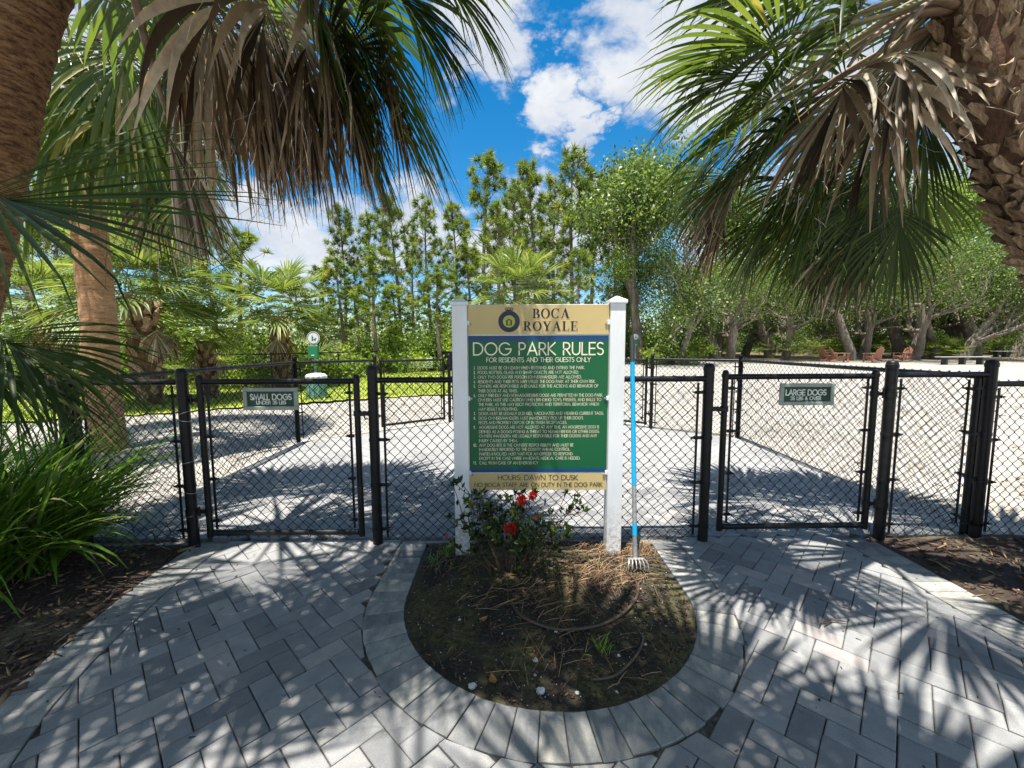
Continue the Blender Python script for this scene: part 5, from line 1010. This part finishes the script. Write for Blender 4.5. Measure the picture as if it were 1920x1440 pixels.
def strap_clump(x, y, nl, nparts, seed, label, Lr=(.55, 1.0), az_bias=None):
    r = np.random.default_rng(seed); e = empty('strap_leaf_grass', (x, y, 0), 0, label, 'grass clump', 'strap-leaf grass clumps'); VV, FF, AA = [], [], []; off = 0
    for i in range(nl):
        az = r.uniform(0, 6.283) if az_bias is None or r.random() < .45 else r.normal(az_bias, .8); L = r.uniform(*Lr); el = math.radians(r.uniform(46, 89)); w = r.uniform(.012, .024)
        big = i < nparts
        if big: w = r.uniform(.026, .042); el = math.radians(r.uniform(30, 75)); L = r.uniform(.6, 1.1)
        rr = .13 * math.sqrt(r.random()); a2 = r.uniform(0, 6.28)
        V, F = strap_leaf(r, (x + rr * math.cos(a2), y + rr * math.sin(a2), 0), az, L, w, el, r.uniform(.35, 1.7) if not big else r.uniform(.6, 2.2)); v = float(np.clip(r.normal(.5, .24), 0, .97)) if r.random() < .93 else 1.0
        if big: link('leaf', mesh_np('leaf', V, F, M['strap'], np.full(len(V), v), True), e)
        else: VV.append(V); FF.append(F + off); AA.append(np.full(len(V), v)); off += len(V)
    o = link('leaves', mesh_np('leaves', np.concatenate(VV), np.concatenate(FF), M['strap'], np.concatenate(AA), True), e); o['kind'] = 'stuff'
for i, (px, py, nl, npt, lb, bias) in enumerate([(55, 1075, 260, 34, 'broad strap-leaf grass clump nearest the curved brick edge', .2), (-20, 1000, 300, 16, 'tall strap-leaf grass clump against the fence at the left edge', .7), (120, 1020, 190, 10, 'fine strap-leaf grass clump leaning through the fence mesh', .4), (-60, 1125, 220, 30, 'strap-leaf grass clump cut off by the left edge of the picture', 0), (170, 1005, 120, 0, 'thin tuft of strap-leaf grass at the foot of the corner post', .1)]):
    g = ground(px, py); strap_clump(g[0], min(g[1], 2.88), nl, npt, 40 + i, lb, az_bias=bias, Lr=(.65, 1.25) if i < 4 else (.35, .7))

def leaf_quads(C, A, L, W, r, fold=.25):
    n = len(C); A = nz(A); t = nz(np.cross(A, r.normal(0, 1, (n, 3)))); nn = np.cross(A, t)
    V = np.stack([C, C + A * (L * .45)[:, None] + t * (W / 2)[:, None] + nn * (W * fold)[:, None], C + A * L[:, None], C + A * (L * .45)[:, None] - t * (W / 2)[:, None] + nn * (W * fold)[:, None]], 1)
    return V.reshape(-1, 3), np.arange(n * 4).reshape(-1, 4)
def ixora():
    r = np.random.default_rng(8); bc = np.array([-.03, 2.50, 0.0]); e = empty('ixora_shrub', tuple(bc), 0, 'flowering shrub with dark leaves and red blooms in front of the sign', 'shrub')
    st = MB(); C, A, S_, VR = [], [], [], []
    tips = []
    for i in range(29):
        az = r.uniform(0, 6.283); lean = r.uniform(.05, .85); L = r.uniform(.32, .68); p = bc + np.array([math.cos(az), math.sin(az) * .6, 0]) * r.uniform(0, .12); p[2] = .0; pts = [p.copy()]
        d = nz(np.array([math.cos(az) * lean * 1.35, math.sin(az) * lean * .6, 1.0]))
        for k in range(6): d = nz(d + r.normal(0, .11, 3) + np.array([0, 0, .05])); p = p + d * L / 6; pts.append(p.copy())
        st.tube(pts, [.006 - .0007 * k for k in range(7)], 5); tips.append((pts[-1], d))
        for j in range(r.integers(2, 5)):
            k = r.integers(2, 6); q = pts[k].copy(); dd = nz(d + r.normal(0, .6, 3)); sub = [q.copy()]
            for m_ in range(3): q = q + dd * .045; dd = nz(dd + np.array([0, 0, .25])); sub.append(q.copy())
            st.tube(sub, [.0035, .003, .0025, .002], 4); tips.append((sub[-1], dd))
            for qq in sub[1:]:
                for z in range(2): C.append(qq + r.normal(0, .006, 3)); A.append(dd * .5 + r.normal(0, .75, 3)); S_.append(r.uniform(.032, .055)); VR.append(r.normal(.42, .2))
        for k in range(3, 7):
            for z in range(2): C.append(pts[k] + r.normal(0, .008, 3)); A.append(d * .4 + r.normal(0, .8, 3)); S_.append(r.uniform(.035, .06)); VR.append(r.normal(.35, .2))
    for t, d in tips:
        ny = r.random() < .45
        for z in range(8): C.append(t + r.normal(0, .004, 3)); A.append(d * .8 + r.normal(0, .55, 3)); S_.append(r.uniform(.025, .05)); VR.append(r.normal(.9 if ny else .55, .12))
    st.build('stems', M['twig'], e); C = np.array(C); L = np.array(S_); V, F = leaf_quads(C, np.array(A), L, L * .42, r)
    o = link('leaves', mesh_np('leaves', V, F, M['leaf_dark'], np.clip(np.repeat(VR, 4), 0, 1)), e); o['kind'] = 'stuff'
    for i, (px, py, Y, R) in enumerate([(978, 938, 2.34, .034), (999, 929, 2.38, .027), (957, 992, 2.26, .036), (1006, 970, 2.32, .014), (838, 1004, 2.5, .014)]):
        c = at(px, py, Y); n = int(70 if R > .02 else 22); D = nz(r.normal(0, 1, (n, 3)) + np.array([0, -.3, .35])); V, F = leaf_quads(c + D * R * .35, D + r.normal(0, .25, (n, 3)), np.full(n, R * .85), np.full(n, R * .42), r); link('flower', mesh_np('flower', V, F, M['red'], np.repeat(r.random(n), 4)), e)
ixora()
pt = empty('plant_tag', tuple(at(1022, 950, 2.46)), 0, 'small pale nursery tag stuck among the red blooms', 'plant tag'); c = at(1022, 942, 2.46); b = MB(); b.box((c[0], c[1], c[2]), (.016, .002, .055), Matrix.Rotation(.08, 3, 'Y'), .0005); b.build('plate', M['sheet_white'], pt); b = MB(); b.box((c[0], c[1] - .0016, c[2]), (.009, .0004, .04), Matrix.Rotation(.08, 3, 'Y')); b.build('print', M['navy'], pt)
def weed(px, py, label, seed):
    g = ground(px, py, .02); r = np.random.default_rng(seed); VV, FF, off = [], [], 0
    for i in range(22):
        V, F = strap_leaf(r, (g[0] + r.normal(0, .015), g[1] + r.normal(0, .015), float(bed_z(g[:1], g[1:2])[0])), r.uniform(0, 6.28), r.uniform(.05, .12), .004, math.radians(r.uniform(25, 80)), 1.2, 4); VV.append(V); FF.append(F + off); off += len(V)
    e = empty('weed_tuft', (g[0], g[1], 0), 0, label, 'weed', 'weeds in the sign bed'); o = link('leaves', mesh_np('leaves', np.concatenate(VV), np.concatenate(FF), M['strap'], np.repeat(r.uniform(.5, .95, 22), 15)), e); o['kind'] = 'stuff'
weed(1128, 1222, 'small grassy weed near the short hose end', 1); weed(838, 1040, 'green weed tuft left of the flowering shrub', 2); weed(815, 1050, 'faint weed tuft by the top left bed corner', 3)

# ------------------------------------------------------------------ trees
def pine(seed, label):
    r = np.random.default_rng(seed); e = empty('pine_tree', (0, 0, 0), 0, label, 'pine tree', 'pines behind the dog park'); H = 10.0; b = MB(); lean = r.normal(0, .25, 2)
    tp = lambda t: np.array([lean[0] * t * t + .12 * math.sin(t * 5 + seed), lean[1] * t * t + .1 * math.cos(t * 4 + seed), H * t]); n = 14
    b.tube([tp(i / n) - (0 if i else np.array([0, 0, .3])) for i in range(n + 1)], [.15 * (1 - i / n) ** .8 + .018 for i in range(n + 1)], 8); T, D = [], []; start = r.uniform(.24, .42)
    for i in range(50):
        t = start + (1 - start) * (i / 50) ** .85; p = tp(t); az = i * 2.4 + r.normal(0, .4); L = (2.1 * (1 - t) ** .5 + .35) * r.uniform(.55, 1.15) * (1 if t > start + .12 else r.uniform(.3, .9)); up = r.uniform(.05, .55) + .5 * t; pts = [p]; d = nz(np.array([math.cos(az), math.sin(az), up * .6]))
        for k in range(4): d = nz(d + r.normal(0, .16, 3) + np.array([0, 0, .14])); pts.append(pts[-1] + d * L / 4)
        b.tube(pts, [.028 * (1 - t * .5), .022, .016, .012, .008], 4, False)
        if t < start + .1 and r.random() < .5: continue
        T.append(pts[-1]); D.append(d)
        for j in range(r.integers(1, 5)):
            k = r.integers(2, 4); d2 = nz(d + r.normal(0, .7, 3) + np.array([0, 0, .3])); q = pts[k] + (pts[k + 1] - pts[k]) * r.random(); q2 = q + d2 * r.uniform(.2, .6) * L * .5; b.tube([q, q2], [.01, .006], 3, False); T.append(q2); D.append(d2)
            
    for k in range(5): T.append(tp(1 - .03 * k)); D.append(np.array([0, 0, 1.0]))
    kids(e, b.build('trunk', M['pbark'], e, True, None, False)); T = np.array(T); D = np.array(D); m = 34; n = len(T) * m; Tn = np.repeat(T, m, 0) + r.normal(0, .03, (n, 3)); dn = nz(np.repeat(D, m, 0) * .75 + nz(r.normal(0, 1, (n, 3)))); L = r.uniform(.28, .52, n)
    sd_ = nz(np.cross(dn, r.normal(0, 1, (n, 3)))) * .022; V = np.stack([Tn - sd_, Tn + sd_, Tn + dn * L[:, None] - np.array([0, 0, .25]) * (L ** 2)[:, None]], 1)
    var = np.clip(np.repeat(r.normal(.5, .22, len(T)), m) + r.normal(0, .1, n), 0, .97); kids(e, link('crown', mesh_np('crown', V, np.arange(n * 3).reshape(-1, 3), M['needle'], np.repeat(var, 3)), e, False)); return e
def grow(r, b, p, d, L, rad, lv, tips, bend=.25, rise=.1, nseg=5, kidsn=(2, 4)):
    pts = [p]; rs = [rad]
    for k in range(nseg): d = nz(d + r.normal(0, bend, 3) + np.array([0, 0, rise])); pts.append(pts[-1] + d * L / nseg); rs.append(rad * (1 - .5 * (k + 1) / nseg))
    b.tube(pts, rs, 9 if lv > 1 else 5, False)
    if lv == 0: tips.append((pts[-1], d)); tips.append((pts[-2], d)); return
    for j in range(r.integers(*kidsn) + 1):
        k = nseg if j == 0 else r.integers(2, nseg + 1); a = nz(d + r.normal(0, .62, 3)); grow(r, b, pts[k], a, L * r.uniform(.5, .78), rs[k] * r.uniform(.55, .85), lv - 1, tips, bend, rise, nseg, kidsn)
def broadleaf(seed, label, name, group, H, trunk_r, lv, nleaf, lsz, mats, spread=.55, cl=.35, bark='obark', d0=(0, 0, 1), rise=.1, trunkf=.35, extra=1):
    r = np.random.default_rng(seed); e = empty(name, (0, 0, 0), 0, label, 'tree', group); b = MB(); tips = []
    for s_ in range(extra):
        grow(r, b, np.array([s_ * .18, 0, -.2]), nz(np.array(d0, float) + r.normal(0, .12 + .18 * (extra > 1), 3)), H * trunkf, trunk_r * (1 if s_ == 0 else .7), lv, tips, .17, max(rise, .1))
    kids(e, b.build('trunk', M[bark], e, True, None, False)); tp = np.array([t[0] for t in tips]); n = nleaf; w = r.integers(0, len(tp), n); C = tp[w] + r.normal(0, cl, (n, 3)) * np.array([1, 1, .75]); L = r.uniform(.6, 1.3, n) * lsz
    tv = r.normal(.5, .2, len(tp))[w]; V, F = leaf_quads(C, r.normal(0, 1, (n, 3)) + np.array([0, 0, -.3]), L, L * .55, r)
    kids(e, link('crown', mesh_np('crown', V, F, M[mats], np.repeat(np.clip(tv + r.normal(0, .14, n), 0, 1), 4)), e, False)); e['h'] = float(np.percentile(C[:, 2], 99)); return e
def spread_out(protos, spots, lab, zfun=tz):
    used = set()
    for i, (k, x, y, sc_, rz, lb) in enumerate(spots):
        q = protos[k]
        if k not in used: used.add(k); q.location = (x, y, zfun(x, y)); q.rotation_euler = (0, 0, rz); q.scale = (sc_, sc_, sc_) if not hasattr(sc_, '__len__') else sc_; o = q
        else: o = copy_tree(q, (x, y, zfun(x, y)), rz, sc_)
        o['label'] = lb
pines = [pine(60 + i, 'pine') for i in range(5)]
PP = [(905, 298, 30), (962, 345, 27), (1003, 305, 34), (1068, 284, 29), (1040, 335, 36), (1108, 335, 35), (932, 382, 24), (806, 378, 28), (748, 372, 26), (692, 402, 31), (648, 398, 30), (640, 488, 21), (704, 468, 20), (856, 392, 37), (772, 442, 34), (606, 505, 29), (452, 440, 17), (400, 380, 18), (1150, 395, 38), (560, 525, 27), (880, 470, 22), (822, 500, 21), (1085, 470, 24), (990, 480, 25), (300, 320, 20), (670, 540, 24), (740, 540, 23), (1020, 420, 40), (120, 380, 22)]
def xof(px, Y): return float(at(px, 600, Y)[0])
PP.sort(key=lambda t: t[0]); spots = []
for i, (px, py, Y) in enumerate(PP):
    x = xof(px, Y); h = at(px, py, Y)[2] - tz(x, Y); spots.append((i % 5, x, Y, (max(.75, h / 10 * .85), max(.75, h / 10 * .85), h / 10.1), rnd.uniform(0, 6.28), 'slender long-needled pine behind the dog park, %s from the left' % ORD[i]))
spread_out(pines, spots, None)
BT = [broadleaf(70, 'tree', 'broadleaf_tree', 'leafy trees behind the dog park', 9, .22, 4, 12000, .125, 'leaf', cl=.36, trunkf=.34), broadleaf(71, 'tree', 'broadleaf_tree', 'leafy trees behind the dog park', 9, .2, 4, 10000, .13, 'leaf_lime', cl=.42, trunkf=.33), broadleaf(72, 'tree', 'broadleaf_tree', 'leafy trees behind the dog park', 9, .2, 4, 11000, .125, 'leaf', cl=.34, trunkf=.36, extra=2)]
BP = [(1205, 285, 27, 0), (1268, 370, 26, 2), (1150, 480, 27, 1), (1345, 340, 36, 0), (1480, 330, 44, 2), (1640, 330, 46, 1), (1800, 300, 46, 1), (1920, 260, 44, 2), (60, 250, 26, 1), (200, 330, 24, 0), (330, 420, 24, 2), (1165, 300, 40, 0)]
BP.sort(key=lambda t: t[0]); spots = []
for i, (px, py, Y, k) in enumerate(BP):
    x = xof(px, Y); h = at(px, py, Y)[2] - tz(x, Y); s_ = h / BT[k]['h']; spots.append((k, x, Y, (s_ * .9, s_ * .9, s_), rnd.uniform(0, 6.28), 'leafy light green tree behind the fences, %s from the left' % ORD[i]))
spread_out(BT, spots, None)
OK_ = [broadleaf(80 + i, 'oak', 'oak_tree', 'pale-trunked oaks behind the red chairs', 12, .46, 4, 13000, .16, 'leaf', cl=.65, trunkf=.38, extra=2 if i != 1 else 1, d0=((.25, 0, 1), (-.18, 0, 1), (.1, .1, 1))[i], rise=.05) for i in range(3)]
OP = [(1238, 33, .62), (1370, 30, .75), (1475, 31, .7), (1600, 29.5, .8), (1715, 30, .9), (1760, 31, .75), (1810, 29.5, .8), (1345, 32, .95), (1398, 36, .8), (1447, 33, .95), (1520, 40, .8), (1620, 31, .8), (1692, 33, 1.1), (1735, 42, .8), (1782, 34, 1.0), (1832, 32, 1.15), (1868, 38, .8), (1905, 33, .9), (1960, 36, 1.0), (1660, 44, .7)]
OP.sort(); spread_out(OK_, [(i % 3, xof(px, Y), Y, s_, (i * 2.1) % 6.28, 'gnarled pale-trunked oak at the far side of the sand, %s from the left' % ORD[i]) for i, (px, Y, s_) in enumerate(OP)], None)

def shrub(seed, mat, name, W, H, n, lsz, label):
    r = np.random.default_rng(seed); e = empty(name, (0, 0, 0), 0, label, 'shrub', 'shrubs behind the fences'); k = 46; cen = np.stack([r.normal(0, W * .33, k), r.normal(0, W * .25, k), np.abs(r.normal(0, H * .42, k)) + .1], -1); cen[:, 2] = np.clip(cen[:, 2] * (1 - .25 * (np.abs(cen[:, 0]) / W)), .1, H)
    w = r.integers(0, k, n); C = cen[w] + r.normal(0, .17, (n, 3)); C[:, 2] = np.abs(C[:, 2]); L = r.uniform(.6, 1.3, n) * lsz; V, F = leaf_quads(C, r.normal(0, 1, (n, 3)) + np.array([0, 0, .3]), L, L * .55, r)
    b = MB()
    for i in range(9):
        c = cen[i]; b.tube([(c[0] * .2, c[1] * .2, -.1), (c[0] * .6, c[1] * .6, c[2] * .6), tuple(c)], [.03, .02, .01], 5)
    kids(e, b.build('stems', M['pbark'], e, False, None, False)); o = link('foliage', mesh_np('foliage', V, F, M[mat], np.repeat(np.clip(r.normal(.5, .2, k)[w] + r.normal(0, .13, n), 0, 1), 4)), e, False); o['kind'] = 'stuff'; kids(e, o); return e
SH = [shrub(90, 'leaf_lime', 'shrub', 2.6, 1.9, 3600, .13, 's'), shrub(91, 'leaf', 'shrub', 2.4, 2.2, 3600, .13, 's'), shrub(92, 'leaf_lime', 'shrub', 3.0, 1.5, 3200, .15, 's')]
def palmetto(seed, label):
    e = empty('saw_palmetto', (0, 0, 0), 0, label, 'palmetto', 'saw palmettos behind the dog park'); r = random.Random(seed)
    for i in range(17):
        az = i * 2.4; el = r.uniform(20, 80); kids(e, auto_frond(e, (r.uniform(-.25, .25), r.uniform(-.25, .25), .05), az, el, r.uniform(.4, .9), r.uniform(.5, .7), seed * 40 + i, mat='palm_far', spread=105, nb=18, ns=3, droop=.2, world_space=False, pet=False, split=.4))
    return e
PM = [palmetto(31, 'p'), palmetto(32, 'p')]
sp_ = []
left_s = [(-26 + i * 1.75 + rnd.uniform(-.5, .5), 14.2 + rnd.uniform(0, 3.5) + max(0, -26 + i * 1.75 + 11.5) * 1.0) for i in range(15)]
right_s = [(-4 + i * 2.35 + rnd.uniform(-.8, .8), 40.5 + rnd.uniform(-1.5, 5)) for i in range(30)]
mid_s = [(-5.5 + i * 1.6 + rnd.uniform(-.4, .4), 26.5 + rnd.uniform(-1, 5)) for i in range(11)]
allp = sorted(left_s + right_s + mid_s, key=lambda p: p[0] / p[1])
for i, (x, y) in enumerate(allp):
    k = rnd.choice((0, 0, 1, 2) if y < 25 else (1, 1, 1, 0)); s_ = rnd.uniform(.95, 1.35) * (1.25 if y > 25 else 1.0); sp_.append((k, x, y, s_, rnd.uniform(0, 6.28), 'bushy scrub thicket beyond the boundary fences, %s from the left' % (ORD[i] if i < len(ORD) else 'sixtieth')))
if len(allp) > len(ORD): sp_ = sp_[:len(ORD)]
spread_out(SH, sp_, None)
PMS = sorted([(1490, 30), (1535, 35), (1640, 35), (1735, 31), (1770, 30), (1800, 31), (1885, 36), (1300, 36), (1420, 36), (1590, 37), (660, 24), (585, 23), (620, 25), (560, 17), (420, 15.5), (1255, 37), (1690, 38)])
spread_out(PM, [(i % 2, xof(px, Y), Y, rnd.uniform(1.3, 1.9), rnd.uniform(0, 6), 'low fan-leaved saw palmetto in the scrub, %s from the left' % ORD[i]) for i, (px, Y) in enumerate(PMS)], None)
def far_wood():
    r = np.random.default_rng(99); n = 60000; x = r.uniform(-95, 110, n); y = r.uniform(52, 68, n); top = 6.5 + 2.2 * np.sin(x * .35) + 1.6 * np.sin(x * .91 + 2) + 1.0 * np.sin(x * 2.1); z = tz(0, 60) + np.abs(r.beta(1.1, 1.7, n)) * top; C = np.stack([x, y, z], -1); L = r.uniform(.25, .6, n); V, F = leaf_quads(C, r.normal(0, 1, (n, 3)), L, L * .6, r); v = np.clip(.5 + .3 * np.sin(x * .8) * np.sin(z * 1.1) + r.normal(0, .15, n), 0, 1)
    tag(link('far_woodland', mesh_np('far_woodland', V, F, M['leaf'], np.repeat(v, 4))), 'hazy bright green wood far behind the trees', 'wood', kind='stuff')
far_wood()

# ------------------------------------------------------------------ park furniture
def adirondack():
    e = empty('adirondack_chair', (0, 0, 0), 0, 'chair', 'chair', 'red adirondack chairs on the sand'); out = []
    def part(name, f): b = MB(); f(b); o = b.build(name, M['chair'], e, False, None, False); out.append(o); return o
    tilt = Matrix.Rotation(math.radians(-27), 3, 'X'); st = Matrix.Rotation(math.radians(14), 3, 'X')      # faces -Y
    for i in range(5):
        x = (i - 2) * .105; hgt = .80 - .055 * abs(i - 2) ** 1.5
        part('back_slat', lambda b: b.box((x, .27 + .21 * hgt / .8, .30 + hgt * .43), (.088, .02, hgt), tilt, .008))
    for i in range(5): part('seat_slat', lambda b: b.box((0, -.26 + i * .115, .40 - i * .03), (.52, .10, .022), st, .004))
    for sx in (-1, 1):
        part('arm', lambda b: b.box((sx * .335, -.03, .585), (.13, .74, .024), None, .006)); part('front_leg', lambda b: b.box((sx * .30, -.30, .285), (.035, .10, .58), None, .004))
        part('rear_leg', lambda b: b.box((sx * .265, .14, .20), (.035, 1.0, .10), Matrix.Rotation(math.radians(-17), 3, 'X'), .004)); part('arm_support', lambda b: b.box((sx * .30, .30, .40), (.03, .07, .36), None, .004))
    part('back_brace', lambda b: b.box((0, .40, .56), (.62, .022, .07), None, .004)); kids(e, *out); return e
ch = adirondack()
for i, (px, Y, rz, lb) in enumerate([(1556, 28.5, math.radians(100), 'reddish adirondack chair on the far left, mostly its leaning back'), (1581, 27.5, math.radians(70), 'reddish adirondack chair turned sideways, facing right'), (1641, 27, math.radians(182), 'reddish adirondack chair seen from behind, its slats towards us'), (1697, 27.5, math.radians(-75), 'reddish adirondack chair turned sideways, facing left')]):
    x = xof(px, Y)
    if i == 0: ch.location = (x, Y, tz(x, Y) - .02); ch.rotation_euler = (0, 0, rz); ch['label'] = lb; ch.scale = (1, 1, 1)
    else: copy_tree(ch, (x, Y, tz(x, Y) - .02), rz, 1.0)['label'] = lb
def bench(px0, px1, Y, lb):
    x0, x1 = xof(px0, Y), xof(px1, Y); z = tz(0, Y); e = empty('bench', ((x0 + x1) / 2, Y, z), 0, lb, 'bench', 'flat grey benches on the sand')
    for k in range(3): b = MB(); b.box(((x0 + x1) / 2, Y + (k - 1) * .14, z + .43), (x1 - x0, .125, .05), None, .006); b.build('plank', M['bench_top'], e)
    for t in (.14, .5, .86): b = MB(); x = x0 + (x1 - x0) * t; b.box((x, Y, z + .19), (.10, .34, .44), None, .01); b.build('leg', M['bench_leg'], e)
bench(1765, 1858, 25, 'longer flat grey bench in front of the leaning oaks'); bench(1868, 1912, 33, 'shorter flat grey bench further back at the right')
def waste_station(px, Y, lb, big=True):
    x = xof(px, Y); z = tz(x, Y); e = empty('pet_waste_station', (x, Y, z), 0, lb, 'waste station', 'pet waste stations'); b = MB(); b.box((x, Y, z + .85), (.05, .05, 1.9), None, .004); b.build('pole', M['bin_teal'], e)
    b = MB(); b.box((x, Y - .06, z + 1.30), (.27, .11, .36), None, .012); o = b.build('bag_dispenser', M['box_green'], e); b = MB(); b.box((x, Y - .118, z + 1.2), (.08, .008, .03)); b.build('bag_slot', M['sheet_white'], o)
    b = MB(); b.tube([(x, Y - .045, z + 1.70), (x, Y - .035, z + 1.70)], .19, 28); d = b.build('round_sign', M['sheet_white'], e); yy = Y - .0475
    k = MB(); ring(k, x, z + 1.70, .175, .158, 0, 360, 30, yy); S2 = .012
    for pl in ([(-3, -6), (-2.4, -1), (-2.6, 3)], [(-1.4, -6), (-2.0, -1), (-2.6, 3)], [(-2.6, 3), (-.6, 1)], [(2, -6), (2.2, -3)], [(5, -6), (4.8, -3)], [(1.6, -2.6), (5.6, -2.4), (6.6, -.6)]): stroke_ribbon(k, pl, .022, x, z + 1.70, S2, S2, yy)
    shape(k, arc(-2.6, 5, 1.4, 0, 330, 11), x, z + 1.70, S2, S2, yy); k.build('pictogram', M['ink'], d)
waste_station(587, 12.2, 'green pet waste station with a round white sign above the teal bin'); waste_station(1192, 26, 'green pet waste station half hidden behind the blue tool handle')
x, Y = xof(588, 11.5), 11.5; tb_ = empty('waste_bin', (x, Y, 0), 0, 'teal tapered waste bin with a pale lid at the edge of the lawn', 'bin'); b = MB(); b.lathe((x, Y, 0), [(.225, -.02), (.235, .04), (.255, .58)], 20); b.build('bin_body', M['bin_teal'], tb_, True, 40)
for i in range(12): a = i / 12 * 6.283; b = MB(); b.box((x + .252 * math.cos(a), Y + .252 * math.sin(a), .31), (.018, .07, .5), Matrix.Rotation(a, 3, 'Z'), .003); b.build('slat', M['bin_teal'], tb_)
b = MB(); b.lathe((x, Y, 0), [(.28, .58), (.285, .64), (.24, .69), (.12, .72)], 20); b.build('lid', M['bin_lid'], tb_, True, 40)
x, Y = xof(668 / 1.0 + 20, 21), 21.0; bb = empty('black_bin', (x, Y, tz(x, Y)), 0, 'small black litter bin on the lawn beyond the back fence', 'bin'); b = MB(); b.lathe((x, Y, tz(x, Y)), [(.25, 0), (.29, .8)], 16); b.build('bin_body', M['bench_leg'], bb, True, 40); b = MB(); b.lathe((x, Y, tz(x, Y)), [(.31, .8), (.31, .86), (.15, .95)], 16); b.build('lid', M['bench_leg'], bb, True, 40)
